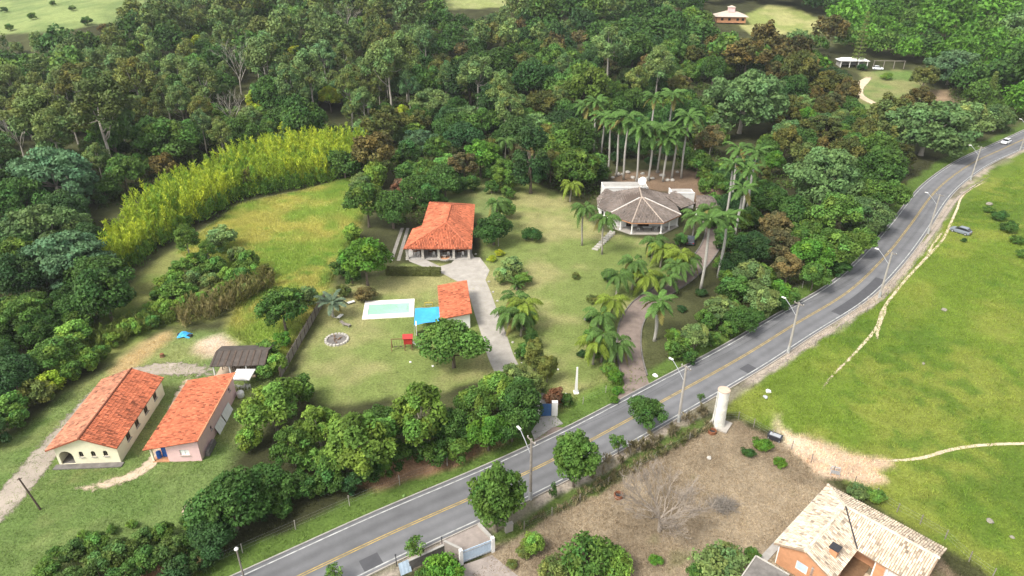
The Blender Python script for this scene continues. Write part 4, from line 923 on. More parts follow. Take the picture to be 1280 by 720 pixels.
def crown_mesh(name, seed, rx=5.0, rz=3.8, nl=34, lr=.32, leaves=5200, ls=.30, flat=.75, droop=0.0, low=-.35, lobevar=.22, shell=.55, hue=.10):
    g = np.random.default_rng(seed); L = lobes(g, nl, rx, rz, lr, low); Vs, Fs, Cs = [], [], []; off = 0
    w = np.array([r * r for _, r in L]); w = w / w.sum()
    for (c, r), k in zip(L, w):
        n = max(12, int(leaves * k)); d = sphere_dirs(n, g, .35); rad = r * (1 - (1 - shell) * g.random(n) ** 2.2)
        # sub-clumps give each clump its own broken outline
        sub = sphere_dirs(9, g, .2); near = (d @ sub.T).max(1); rad = rad * (.70 + .38 * np.clip((near - .55) / .45, 0, 1))
        p = d * rad[:, None]; p[:, 2] *= flat
        if droop: p[:, 2] -= droop * (np.hypot(p[:, 0], p[:, 1]) / r) ** 2 * r * g.uniform(.4, 1.3, n)
        nr = d * .75 + g.normal(size=(n, 3)) * .55; nr[:, 2] += .45
        b = (1 + g.normal() * lobevar) * (1 + .16 * g.normal(size=n)); b = np.clip(b, .45, 1.8); hv = g.normal() * hue
        t = np.c_[b * (1 + hv), b, b * (1 - hv * .6)]
        V, F, C = leaf_cloud(p + c, nr, ls * g.uniform(.7, 1.3, n), t, .62, g); Vs.append(V); Fs.append(F + off); Cs.append(C); off += len(V)
    return np_mesh(name, np.concatenate(Vs), np.concatenate(Fs), np.concatenate(Cs), False), L
def trunk_mesh(name, seed, h, r, L, zc, n_limb=8, lean=.06):
    """tapered trunk from the ground into the crown with limbs towards some of the clumps (crown centre at height zc)"""
    g = random.Random(seed); mb = MB(); pts = []; x = y = 0
    for k in range(6):
        t = k / 5; pts.append((x, y, -.3 + (h + .3) * t)); x += g.uniform(-1, 1) * lean * h / 5; y += g.uniform(-1, 1) * lean * h / 5
    mb.tube(pts, [r * 1.5, r * 1.05, r * .95, r * .85, r * .75, r * .65], 7)
    top = Vector(pts[-1]); base2 = Vector(pts[3])
    for c, rr in g.sample(L, min(n_limb, len(L))):
        e = Vector(c) + Vector((0, 0, zc)); s = top if g.random() < .6 else base2.lerp(top, g.random()); m = s.lerp(e, .5) + Vector((0, 0, -.12 * (e - s).length)); 
        mb.tube([s, m, e], [r * .5, r * .32, r * .12], 5)
    return mb.mesh(name, True)
SP = {}
def species(key, name, n_var, zc_ratio, trunk_r=.22, bark='bark', bole=.75, limbs=8, **kw):
    """prototypes: crown mesh centred on the crown, trunk mesh from the ground; R0 is the reference radius"""
    vs = []
    for k in range(n_var):
        sd = abs(hash_(key)) % 9000 + 31 * k; me, L = crown_mesh(name + '_crown', sd, **kw); me.materials.append(M['leaf'])
        zc = zc_ratio * kw.get('rx', 5.0); tm = trunk_mesh(name + '_trunk', sd, zc * bole, trunk_r, L, zc, limbs); tm.materials.append(M[bark]); vs.append((me, tm, zc))
    SP[key] = (name, vs, kw.get('rx', 5.0), zc_ratio)
def hash_(s):
    v = 7
    for ch in s: v = (v * 131 + ord(ch)) % 100003
    return v
species('broad', 'broadleaf_tree', 3, 1.15, .26, 'bark', .7, rx=5.0, rz=4.0, nl=38, lr=.30, leaves=6500, ls=.30)
species('mango', 'dense_tree', 3, 1.05, .30, 'bark', .65, rx=5.0, rz=4.3, nl=30, lr=.36, leaves=7500, ls=.28, lobevar=.14, hue=.06, low=-.5)
species('umb', 'umbrella_tree', 3, .66, .30, 'pale_bark', .8, 9, rx=6.0, rz=4.4, nl=84, lr=.21, leaves=11500, ls=.26, flat=.55, low=-.72, lobevar=.16, hue=.05)
species('loose', 'slender_tree', 3, 2.3, .20, 'pale_bark', .82, 12, rx=4.0, rz=4.2, nl=46, lr=.27, leaves=6000, ls=.22, flat=.8, low=-.6, shell=.4, lobevar=.15)
species('rust', 'flushing_tree', 2, 1.2, .22, 'bark', .7, rx=4.2, rz=3.6, nl=46, lr=.24, leaves=5200, ls=.25, lobevar=.2, hue=.10)
species('willow', 'drooping_tree', 2, 1.7, .22, 'pale_bark', .75, 9, rx=4.0, rz=4.2, nl=30, lr=.30, leaves=6000, ls=.26, droop=.7, low=-.6, lobevar=.2)
species('street', 'clipped_street_tree', 2, 1.55, .17, 'bark', .55, 8, rx=2.6, rz=3.3, nl=60, lr=.34, leaves=11000, ls=.18, low=-.85, lobevar=.16, hue=.07)
species('cone', 'conifer', 1, 1.6, .28, 'bark', .8, 8, rx=4.2, rz=6.4, nl=60, lr=.24, leaves=7500, ls=.24, low=-.9, flat=.7, droop=.35, lobevar=.14)
species('bush', 'bush', 3, .62, .10, 'bark', .6, 5, rx=2.0, rz=1.5, nl=26, lr=.34, leaves=2600, ls=.15, low=-.45)
species('shrub', 'tall_shrub', 3, .85, .12, 'bark', .6, 6, rx=2.6, rz=2.4, nl=26, lr=.34, leaves=3200, ls=.2, low=-.7, shell=.4, lobevar=.26)
species('vine', 'vine_draped_tree', 2, .9, .3, 'bark', .7, 6, rx=6.5, rz=5.5, nl=64, lr=.24, leaves=8500, ls=.34, low=-.45, flat=.8, droop=.3, lobevar=.12, hue=.05)
species('sapling', 'sapling', 2, 1.5, .07, 'bark', .8, 8, rx=1.5, rz=1.5, nl=16, lr=.34, leaves=700, ls=.14, low=-.8, shell=.3)
CLR = dict(dark=(.040, .085, .022), deep=(.030, .066, .024), mid=(.068, .125, .028), light=(.108, .180, .036), grey=(.085, .140, .056), blue=(.068, .122, .066),
           olive=(.105, .125, .040), rust=(.088, .074, .028), rusty=(.082, .090, .028), brown=(.110, .092, .045), lime=(.24, .28, .030), bright=(.066, .146, .022), greygreen=(.112, .160, .062),
           straw=(.30, .25, .12), wine=(.12, .06, .04), euc=(.105, .150, .055), feather=(.060, .100, .030))
CLR = {k: (v[0] * 1.33, v[1] * 1.36, v[2] * 1.08) for k, v in CLR.items()}
DESC = dict(dark='dark green', deep='very dark green', mid='mid green', light='light green', grey='grey-green', blue='blue-green', olive='olive', rust='rust-red', rusty='brownish olive',
            brown='dull brown', lime='yellow-green', bright='bright green', greygreen='pale grey-green', straw='straw-coloured', wine='dark reddish', euc='soft grey-olive', feather='shadowy green')
SDESC = dict(mango='dense dome-crowned tree', broad='round broadleaf tree', umb='wide umbrella-crowned tree', loose='slender open-crowned tree', rust='small-leaved dense tree', willow='tree with drooping foliage', street='clipped oval street tree',
             cone='tall conical conifer', bush='low rounded bush', shrub='tall ragged shrub', vine='vine-draped spreading tree', sapling='thin young sapling')
PLACED = []
def plant(key, p, r, colour, label, cat, group=None, var=None, zs=1.0, jit=.10):
    name, vs, r0, zr = SP[key]; me, tm, zc = vs[rng.randrange(len(vs)) if var is None else var % len(vs)]
    t = thing(name, label, cat, p, rng.uniform(0, 6.28), group); s = r / r0; t.scale = (s * rng.uniform(.86, 1.16), s * rng.uniform(.86, 1.16), s * zs)
    tr = bpy.data.objects.new('trunk', tm); COL.objects.link(tr); tr.parent = t
    cr = bpy.data.objects.new('crown', me); COL.objects.link(cr); cr.parent = t; cr.location = (0, 0, zc)
    b = 1 + rng.gauss(0, jit); h = rng.gauss(0, jit * .45)
    cr.color = (max(.01, colour[0] * b * (1 + h)), max(.01, colour[1] * b), max(.01, colour[2] * b * (1 - h)), 1)
    PLACED.append((p[0], p[1], r)); return t
def place(key, u, v, rpx, ck, where, jit=.08, zs=1.0):
    """crown centre at pixel (u, v) with radius rpx; its distance comes from the terrain below the crown"""
    if key == 'street': zs = 1.28
    if key == 'umb': rpx *= 1.12
    zr = SP[key][3] * zs; r = rpx * 140 / FPX
    for _ in range(6):
        p = T(u, v, zr * r); dq = depth((p.x, p.y, p.z + zr * r)); r = rpx * dq / FPX
    cat = 'bush' if key == 'bush' else 'shrub' if key == 'shrub' else 'tree'
    return plant(key, p, r, CLR[ck], f"{DESC[ck]} {SDESC[key]} {where}", cat, where[:1] + where[1:] if where else None, None, zs, jit)

GROVES = {
 'in the row between the pool lawn and the road': [('broad', 340, 508, 36, 'light'), ('shrub', 372, 488, 24, 'mid'), ('shrub', 312, 548, 18, 'light'), ('broad', 366, 556, 30, 'mid'), ('willow', 397, 528, 26, 'light'), ('broad', 420, 572, 26, 'mid'),
    ('willow', 452, 548, 38, 'light'), ('mango', 480, 528, 26, 'dark'), ('willow', 525, 515, 36, 'light'), ('mango', 560, 532, 26, 'dark'), ('broad', 592, 508, 30, 'mid'), ('broad', 622, 488, 28, 'light'), ('mango', 650, 502, 33, 'dark'),
    ('broad', 640, 472, 22, 'greygreen'), ('broad', 610, 540, 26, 'bright'), ('mango', 640, 532, 24, 'dark'), ('shrub', 500, 568, 20, 'dark'), ('shrub', 540, 566, 20, 'dark'), ('shrub', 572, 562, 18, 'mid'), ('mango', 288, 628, 44, 'dark'), ('mango', 330, 606, 28, 'dark'), ('shrub', 380, 606, 20, 'dark'),
    ('shrub', 412, 600, 20, 'dark'), ('shrub', 350, 634, 15, 'dark'), ('shrub', 462, 590, 18, 'dark'), ('shrub', 440, 604, 15, 'deep'), ('shrub', 478, 584, 14, 'mid'), ('mango', 266, 668, 28, 'deep'), ('shrub', 318, 640, 16, 'deep'), ('shrub', 388, 575, 20, 'mid'), ('shrub', 668, 480, 15, 'olive'), ('shrub', 694, 497, 14, 'wine'), ('shrub', 708, 500, 10, 'dark')],
 'in the low scrub below the pink house': [('shrub', 92, 690, 18, 'feather'), ('shrub', 122, 678, 16, 'mid'), ('shrub', 150, 690, 20, 'feather'), ('shrub', 178, 674, 16, 'feather'), ('shrub', 205, 665, 14, 'mid'), ('shrub', 214, 688, 20, 'feather'), ('shrub', 240, 676, 17, 'dark'), ('shrub', 182, 702, 20, 'dark'), ('shrub', 120, 708, 20, 'feather'), ('shrub', 60, 712, 16, 'mid'), ('shrub', 152, 722, 20, 'dark'), ('shrub', 222, 716, 22, 'deep'), ('shrub', 90, 726, 18, 'feather'), ('shrub', 236, 654, 12, 'mid'), ('shrub', 252, 700, 18, 'deep'), ('bush', 70, 690, 9, 'mid'), ('bush', 140, 662, 8, 'mid'), ('bush', 165, 655, 7, 'light'), ('bush', 105, 668, 8, 'light')],
 'in the wood beyond the cream house track': [('umb', 68, 226, 50, 'blue'), ('umb', 58, 288, 42, 'grey'), ('umb', 84, 326, 44, 'blue'), ('mango', 22, 318, 30, 'dark'), ('mango', 26, 346, 34, 'deep'), ('mango', 130, 368, 37, 'dark'), ('broad', 30, 394, 30, 'mid'), ('shrub', 92, 420, 22, 'light'), ('broad', 66, 444, 26, 'mid'),
    ('mango', 16, 470, 30, 'deep'), ('shrub', 110, 450, 17, 'light'), ('mango', 94, 386, 22, 'dark'), ('shrub', 45, 490, 20, 'olive'), ('shrub', 12, 510, 22, 'mid'), ('shrub', 84, 462, 18, 'mid'), ('mango', 48, 415, 22, 'dark'), ('shrub', 60, 480, 18, 'lime'), ('shrub', 170, 410, 10, 'light'), ('shrub', 140, 425, 12, 'light'), ('shrub', 125, 440, 11, 'mid'), ('shrub', 190, 402, 10, 'mid'), ('shrub', -10, 540, 22, 'deep'), ('shrub', 22, 525, 15, 'mid')],
 'in the thicket beside the yellow meadow': [('loose', 232, 298, 17, 'mid'), ('loose', 258, 312, 12, 'mid'), ('shrub', 276, 298, 18, 'greygreen'), ('shrub', 310, 328, 17, 'mid'), ('shrub', 286, 346, 14, 'light'), ('shrub', 216, 368, 20, 'mid'), ('shrub', 206, 386, 14, 'light'), ('shrub', 240, 350, 13, 'greygreen'), ('shrub', 262, 352, 13, 'olive'), ('shrub', 330, 340, 11, 'rusty'),
    ('broad', 352, 384, 30, 'mid'), ('shrub', 384, 372, 16, 'greygreen'), ('shrub', 334, 438, 15, 'mid'), ('shrub', 346, 455, 14, 'light'), ('shrub', 330, 466, 12, 'mid'), ('shrub', 352, 425, 13, 'bright'), ('shrub', 230, 380, 12, 'light'), ('shrub', 320, 356, 10, 'olive'), ('shrub', 200, 370, 12, 'mid'), ('shrub', 245, 326, 13, 'light'), ('shrub', 255, 341, 14, 'mid'), ('shrub', 271, 332, 13, 'mid'), ('shrub', 300, 345, 13, 'mid'), ('shrub', 296, 318, 12, 'greygreen'), ('shrub', 226, 334, 13, 'mid'), ('shrub', 218, 350, 14, 'light'), ('shrub', 236, 366, 13, 'mid'), ('shrub', 252, 374, 11, 'light'), ('shrub', 276, 362, 11, 'light'), ('shrub', 192, 386, 12, 'light'), ('shrub', 180, 396, 11, 'mid'), ('shrub', 160, 408, 12, 'light'), ('shrub', 205, 355, 12, 'light'), ('shrub', 318, 338, 11, 'light'), ('shrub', 305, 362, 10, 'olive')],
 'behind the tiled pavilion': [('broad', 458, 252, 30, 'mid'), ('mango', 490, 260, 26, 'dark'), ('shrub', 440, 292, 14, 'light'), ('shrub', 470, 218, 20, 'light'), ('shrub', 452, 228, 14, 'greygreen'), ('rust', 466, 190, 29, 'rust'), ('mango', 556, 226, 24, 'dark'), ('broad', 530, 214, 20, 'mid'), ('mango', 522, 236, 20, 'dark'), ('rust', 580, 207, 20, 'brown'), ('broad', 600, 194, 24, 'bright'), ('umb', 525, 178, 20, 'blue'), ('cone', 664, 196, 30, 'deep'), ('shrub', 500, 235, 13, 'wine'), ('shrub', 575, 232, 12, 'dark'), ('shrub', 540, 240, 14, 'deep'),
    ('broad', 545, 185, 18, 'mid'), ('broad', 620, 205, 14, 'mid')],
 'above the hedge by the pool': [('broad', 456, 324, 32, 'bright'), ('shrub', 430, 336, 17, 'dark'), ('bush', 456, 368, 13, 'brown'), ('bush', 429, 364, 12, 'olive'), ('shrub', 440, 346, 12, 'dark'), ('shrub', 438, 318, 12, 'mid')],
 'over the pool hut': [('mango', 566, 428, 36, 'mid')],
 'on the garden slope by the concrete driveway': [('mango', 617, 286, 21, 'dark'), ('shrub', 630, 262, 14, 'mid'), ('bush', 665, 293, 13, 'dark'), ('bush', 624, 316, 6, 'lime'), ('bush', 615, 323, 6, 'lime'), ('shrub', 640, 334, 15, 'greygreen'), ('shrub', 628, 344, 12, 'greygreen'), ('shrub', 652, 350, 10, 'mid'), ('shrub', 660, 404, 12, 'dark'), ('street', 664, 422, 9, 'dark'), ('street', 668, 442, 13, 'olive'), ('street', 684, 460, 11, 'olive'), ('shrub', 652, 440, 12, 'mid'), ('bush', 740, 374, 8, 'olive'), ('bush', 736, 398, 5, 'deep'), ('bush', 727, 442, 6, 'deep'), ('bush', 720, 345, 6, 'olive'), ('bush', 812, 318, 5, 'deep'), ('shrub', 760, 345, 10, 'dark')],
 'on the bank beside the brick driveway': [('bush', 877, 366, 7, 'deep'), ('bush', 852, 386, 6, 'deep'), ('shrub', 770, 470, 12, 'bright'), ('shrub', 752, 440, 14, 'mid'), ('shrub', 762, 462, 10, 'mid'), ('bush', 772, 488, 7, 'bright'), ('bush', 768, 500, 6, 'bright'), ('shrub', 740, 420, 12, 'mid'), ('shrub', 850, 300, 10, 'dark'), ('shrub', 838, 318, 9, 'mid')],
 'in the wood along the road below the octagonal house': [('umb', 1030, 224, 48, 'grey'), ('broad', 1010, 196, 20, 'olive'), ('rust', 1060, 192, 25, 'rusty'), ('mango', 1100, 214, 32, 'dark'), ('broad', 1112, 244, 24, 'mid'), ('broad', 1046, 268, 32, 'mid'), ('umb', 1082, 270, 28, 'grey'), ('mango', 1000, 266, 24, 'dark'), ('rust', 970, 284, 22, 'brown'), ('rust', 978, 308, 22, 'brown'), ('rust', 986, 334, 20, 'brown'), ('broad', 1012, 318, 24, 'bright'), ('broad', 1042, 308, 28, 'mid'), ('broad', 1018, 344, 19, 'mid'),
    ('broad', 940, 346, 25, 'greygreen'), ('shrub', 918, 362, 21, 'dark'), ('broad', 952, 374, 21, 'greygreen'), ('broad', 900, 386, 19, 'greygreen'), ('mango', 926, 400, 18, 'dark'), ('broad', 870, 420, 20, 'greygreen'), ('shrub', 850, 436, 17, 'mid'), ('shrub', 882, 400, 15, 'mid'), ('shrub', 970, 364, 16, 'bright'), ('mango', 940, 310, 22, 'deep'), ('mango', 918, 330, 18, 'deep'), ('mango', 960, 250, 22, 'dark'), ('rust', 950, 215, 16, 'rusty'), ('shrub', 990, 370, 12, 'mid'), ('shrub', 912, 412, 13, 'mid'), ('shrub', 890, 424, 12, 'mid'), ('shrub', 862, 445, 11, 'dark'), ('broad', 1075, 300, 20, 'mid'), ('broad', 1085, 240, 20, 'mid'), ('shrub', 1050, 335, 12, 'dark'), ('shrub', 840, 420, 11, 'light')],
 'in the gully between palms and road wood': [('shrub', 905, 302, 12, 'dark'), ('shrub', 915, 272, 12, 'mid'), ('shrub', 902, 330, 12, 'mid'), ('shrub', 893, 250, 10, 'mid'), ('mango', 940, 272, 15, 'dark'), ('shrub', 932, 300, 13, 'dark'), ('shrub', 908, 346, 11, 'light'), ('shrub', 927, 322, 12, 'mid'), ('shrub', 880, 236, 8, 'light'), ('shrub', 900, 228, 9, 'mid'), ('broad', 950, 238, 16, 'mid'), ('shrub', 920, 250, 11, 'dark'), ('mango', 935, 225, 14, 'dark'), ('shrub', 890, 278, 9, 'dark'), ('shrub', 915, 385, 12, 'mid'), ('shrub', 940, 395, 13, 'dark'), ('shrub', 960, 345, 12, 'mid'), ('shrub', 955, 390, 11, 'greygreen'), ('shrub', 975, 380, 11, 'dark'), ('broad', 990, 290, 16, 'mid'), ('broad', 1020, 285, 18, 'mid'), ('broad', 1065, 240, 18, 'mid')],
 'on the slope above the brick drive': [('umb', 930, 130, 50, 'grey'), ('broad', 985, 165, 18, 'grey'), ('loose', 888, 175, 18, 'brown'), ('broad', 960, 180, 16, 'mid'), ('loose', 872, 160, 14, 'greygreen')],
 'beside the road below the carport drive': [('umb', 1160, 162, 45, 'grey'), ('broad', 1208, 150, 27, 'greygreen'), ('umb', 1246, 148, 22, 'grey'), ('umb', 1190, 85, 28, 'blue'), ('rust', 1156, 97, 17, 'rusty'), ('rust', 1150, 126, 20, 'rust'), ('bush', 1109, 95, 7, 'light'), ('broad', 1110, 178, 14, 'brown'), ('bush', 1078, 84, 6, 'deep')],
 'standing out of the pale open forest': [('broad', 412, 122, 16, 'lime'), ('broad', 36, 131, 10, 'lime'), ('loose', 318, 126, 12, 'lime'), ('broad', 372, 66, 11, 'lime'), ('umb', 540, 130, 24, 'greygreen'), ('umb', 585, 150, 22, 'grey')],
 'behind the royal palm trunks': [('mango', 760, 178, 14, 'deep'), ('mango', 782, 182, 14, 'deep'), ('mango', 806, 184, 14, 'dark'), ('mango', 830, 186, 13, 'deep'), ('mango', 852, 188, 12, 'dark'), ('shrub', 745, 200, 11, 'mid'), ('shrub', 736, 212, 12, 'bright'), ('mango', 722, 196, 16, 'dark'), ('shrub', 866, 205, 9, 'mid'), ('mango', 770, 196, 9, 'deep'), ('mango', 815, 202, 8, 'deep'), ('mango', 795, 170, 14, 'deep'), ('mango', 840, 172, 14, 'dark')],
 'at the near edge of the bamboo': [('shrub', 430, 206, 22, 'dark'), ('shrub', 404, 208, 16, 'dark'), ('rust', 204, 208, 20, 'rust'), ('broad', 153, 214, 26, 'mid'), ('broad', 176, 205, 16, 'mid'), ('shrub', 130, 240, 18, 'dark'), ('rust', 310, 222, 16, 'rusty')],
 'among the weeds of the dry lot': [('bush', 736, 697, 36, 'mid'), ('bush', 770, 705, 24, 'light'), ('shrub', 668, 680, 15, 'light'), ('bush', 902, 704, 30, 'greygreen'), ('bush', 936, 566, 8, 'dark'), ('bush', 954, 556, 11, 'bright'), ('bush', 975, 578, 8, 'bright'), ('bush', 820, 700, 9, 'bright'), ('bush', 870, 716, 14, 'mid'), ('bush', 940, 694, 10, 'mid'), ('bush', 690, 715, 22, 'olive'), ('bush', 655, 690, 10, 'olive'), ('bush', 640, 705, 7, 'olive')],
 'behind the low concrete wall': [('bush', 556, 714, 26, 'bright'), ('sapling', 522, 680, 16, 'mid'), ('sapling', 418, 712, 13, 'mid'), ('bush', 530, 722, 14, 'mid')],
 'along the kerb beside the dry lot': [('street', 620, 620, 31, 'mid'), ('street', 719, 571, 25, 'mid'), ('mango', 808, 515, 23, 'dark'), ('sapling', 774, 553, 13, 'mid'), ('sapling', 690, 612, 9, 'dark'), ('sapling', 877, 496, 6, 'mid')],
 'on the far hillside field': [('shrub', 20, 60, 9, 'greygreen'), ('shrub', 62, 48, 8, 'mid'), ('shrub', 108, 26, 6, 'dark'), ('shrub', 150, 14, 5, 'greygreen'), ('shrub', 40, 20, 5, 'mid'), ('shrub', 90, 10, 4, 'greygreen'), ('shrub', 12, 34, 5, 'mid'), ('mango', 196, 24, 16, 'deep'), ('shrub', 66, 4, 4, 'mid'), ('shrub', 130, 36, 7, 'brown'), ('shrub', 5, 12, 4, 'dark')],
 'on the pasture bank': [('bush', 1250, 270, 9, 'dark'), ('bush', 1262, 284, 10, 'dark'), ('bush', 1272, 300, 8, 'mid'), ('bush', 1236, 262, 6, 'mid'), ('bush', 1205, 300, 4, 'dark'), ('bush', 1280, 318, 8, 'mid'), ('bush', 1072, 614, 13, 'greygreen'), ('bush', 1095, 620, 12, 'light')],
}
UNDER = {'over the pool hut'}
LANDMARKS = [('cream house', (-52.7, 71.5)), ('pink house', (-41.9, 71.7)), ('open shed', (-40.2, 85.2)), ('board fence', (-33.7, 95)), ('fire pit', T(421, 425)[:2]), ('swimming pool', (-21.4, 103)), ('pool hut', (-9.8, 101.9)), ('tiled pavilion', (-14.5, 132)), ('blue gate', T(682, 519)[:2]),
    ('white obelisk', T(720, 491)[:2]), ('brick apron', T(795, 495)[:2]), ('octagonal house', (29, 143)), ('water tank', (27.5, 71.9)), ('clay house', (36, 52)), ('pale blue gate', T(597, 698)[:2]), ('driveway bend', T(845, 352)[:2]), ('carport', T(1064, 83)[:2]), ('yellow meadow', T(370, 300)[:2]), ('sandy yard', T(268, 432)[:2]), ('parked silver car', T(1200, 290)[:2]),
    ('long asphalt patch', T(1060, 372)[:2]), ('floodlight pole', T(623, 308)[:2]), ('leaning post', T(51, 637)[:2]), ('round white lamp', T(305, 720)[:2]), ('white car', T(1252, 178)[:2]), ('well ring', T(773, 621)[:2]), ('bare tree', T(824, 664)[:2]), ('brush pile', T(904, 634)[:2])]
HAND = []
for where, lst in GROVES.items():
    for e in lst: HAND.append((place(*e, where), where, e))
def tell_apart():
    by = {}
    for o, where, e in HAND: by.setdefault(o['label'], []).append((o, where, e))
    for lb, l in list(by.items()):
        if len(l) < 2: continue
        for o, where, e in l:                                        # first by the landmark beside it
            d, nm = min(((o.location.x - q[0]) ** 2 + (o.location.y - q[1]) ** 2, n_) for n_, q in LANDMARKS); nl = f'{lb} by the {nm}'
            if d < 30 ** 2 and nm not in lb:
                if len(nl.split()) > 16: nl = f'{DESC[e[4]]} {SDESC[e[0]]} by the {nm}'
                o['label'] = nl; o['group'] = f'{SDESC[e[0]]}s by the {nm}'
    by = {}
    for o, where, e in HAND: by.setdefault(o['label'], []).append((o, e))
    for lb, l in by.items():                                         # then by size
        if len(l) < 2 or len(lb.split()) > 15: continue
        l.sort(key=lambda q: -q[0].scale.x)
        if l[0][0].scale.x > 1.05 * l[1][0].scale.x: l[0][0]['label'] = ('larger ' if len(l) == 2 else 'largest ') + lb
        if len(l) > 1 and l[-1][0].scale.x < .95 * l[-2][0].scale.x: l[-1][0]['label'] = ('smaller ' if len(l) == 2 else 'smallest ') + lb
tell_apart()

# ------------------------------------------------------------------ palms
def frond_mesh(name, L, rise, droop, n=22, ll=.62, lw=.075, hang=.5, seed=0):
    g = random.Random(seed); mb = MB(); pts = []
    for k in range(9):
        t = k / 8; pts.append(Vector((L * (t - .08 * t * t), 0, rise * L * t - droop * L * t * t)))
    mb.tube(pts, [.05 - .042 * k / 8 for k in range(9)], 4, False, (.9, .95, .7))
    for i in range(n):
        t = .16 + .84 * i / (n - 1); q = t * 8; j = min(7, int(q)); p = pts[j].lerp(pts[j + 1], q - j); d = (pts[j + 1] - pts[j]).normalized()
        w = ll * (math.sin(math.pi * min(1, .18 + t * .80)) ** .7)
        for s in (-1, 1):
            o = (Vector((0, s, 0)) * .82 + d * .55 + Vector((0, 0, g.uniform(-.1, .35)))).normalized(); m = p + o * w * .55; e = p + o * w + Vector((0, 0, -hang * w * g.uniform(.6, 1.3)))
            a = d * lw; b = 1 + g.gauss(0, .15); mb.add([p - a, p + a, m + a, m - a, e], [(0, 1, 2, 3), (3, 2, 4)], (b, b, b * .9))
    return mb.mesh(name)
FR = {'royal': [frond_mesh('royal_frond', 3.3, r, d, 24, .75, .10, .35, k) for k, (r, d) in enumerate(((.95, .75), (.55, .75), (.15, .65)))],
      'queen': [frond_mesh('queen_frond', 3.4, r, d, 24, .85, .09, .85, k + 5) for k, (r, d) in enumerate(((.9, .95), (.55, 1.05), (.2, 1.0)))],
      'short': [frond_mesh('date_frond', 2.2, r, d, 18, .5, .07, .2, k + 9) for k, (r, d) in enumerate(((1.0, .55), (.6, .55), (.3, .5)))]}
for l in FR.values():
    for me in l: me.materials.append(M['leaf'])
_trunks = {}
def palm_trunk(kind, h):
    key = (kind, round(h))
    if key not in _trunks:
        mb = MB(); g = random.Random(round(h) + len(kind)); h = round(h)
        r = {'royal': .23, 'queen': .16, 'short': .2}[kind]; prof = [1.45, 1.15, 1.1, 1.2, 1.1, .95, .8]
        mb.tube([(.12 * math.sin(k * .9 + h), .1 * math.sin(k * 1.3 + h), -.2 + (h + .2) * k / 6) for k in range(7)], [r * p for p in prof], 9)
        me = mb.mesh('palm_trunk', True); me.materials.append(M['palm_bark'] if kind != 'queen' else M['grey_bark']); _trunks[key] = (me, h, Vector((.12 * math.sin(6 * .9 + h), .1 * math.sin(6 * 1.3 + h), h)))
    return _trunks[key]
M['grey_bark'] = mat('grey_bark', (.30, .27, .225), .9, .3, 4, .2)
_shaft = MB(); _shaft.lathe([(.19, 0), (.2, .4), (.16, 1.1), (.09, 1.7)], 10); SHAFT = _shaft.mesh('crown_shaft', True); SHAFT.materials.append(M['green_shaft'])
def palm(kind, uc, vc, vb, label, group, colour, scale=1.0, nf=15, white=False, h=None):
    """crown heart at pixel (uc, vc); trunk foot at pixel row vb fixes its place on the ground, else a usual height"""
    name = {'royal': 'royal_palm', 'queen': 'feather_palm', 'short': 'date_palm'}[kind]
    if vb is not None:
        p = T(uc, vb); d = ray(uc, vc); h = CAM_H + d[2] * (p.y / d[1]) - p.z
    else: p = T(uc, vc, h)
    h = max(.6, h); shaft = 1.2 * scale if kind == 'royal' else 0
    me, hh, top = palm_trunk(kind, max(1, h - shaft)); t = thing(name, label, 'palm tree', p, 0, group)
    tr = bpy.data.objects.new('trunk', me); COL.objects.link(tr); tr.parent = t
    if white: pass
    tr.scale = (1, 1, max(.4, (h - shaft)) / hh); top = Vector((top.x, top.y, max(.4, h - shaft)))
    if kind == 'royal':
        sh = bpy.data.objects.new('crown_shaft', SHAFT); COL.objects.link(sh); sh.parent = t; sh.location = top - Vector((0, 0, .1)); sh.scale = (scale,) * 3; top = top + Vector((0, 0, shaft))
    for k in range(nf):
        ring_ = 0 if k < nf * .3 else 1 if k < nf * .72 else 2; f = bpy.data.objects.new('frond', FR[kind][ring_]); COL.objects.link(f); f.parent = t; f.location = top
        f.rotation_euler = (rng.uniform(-.2, .2), rng.uniform(-.12, .15) + (.2 if ring_ == 2 else 0), k * 2.39996 + rng.uniform(-.25, .25)); sc = scale * rng.uniform(.85, 1.12); f.scale = (sc, sc, sc)
        b = 1 + rng.gauss(0, .12); c = colour
        if ring_ == 2 and rng.random() < .3: c = (.20, .18, .06)
        f.color = (c[0] * b, c[1] * b, c[2] * b, 1)
    PLACED.append((p.x, p.y, 1.5)); return t
PG, PQ, PL = (.085, .165, .040), (.085, .155, .040), (.165, .225, .034)
for u, vc, vb in ((731, 133, 178), (742, 128, 190), (752, 146, 196), (760, 147, 214), (770, 152, 221), (779, 147, 225), (795, 158, 229), (811, 165, 226), (822, 160, 216), (829, 174, 227), (840, 163, 223), (851, 146, 223), (834, 119, 186), (812, 122, 190)):
    palm('royal', u, vc, vb, 'tall royal palm with smooth pale trunk in the clump behind the octagonal house', 'royal palms behind the octagonal house', PG, 1.35, 18)
for u, vc, vb in ((876, 276, 362), (898, 272, 347)): palm('royal', u, vc, vb, 'tall white-trunked palm standing at the bend of the brick driveway', 'white-trunked palms by the brick driveway', PG, 1.1, 14)
palm('royal', 818, 378, 426, 'white-trunked palm on the strip between brick driveway and roadside shrubs', None, PG, 1.0, 16)
for u, vc, vb in ((924, 212, 285), (918, 236, 300), (932, 190, 270), (912, 186, 262), (906, 205, 280)): palm('royal', u, vc, vb, 'tall palm rising from the dark wood beside the carport roof', 'palms beside the carport roof', PG, 1.15, 13)
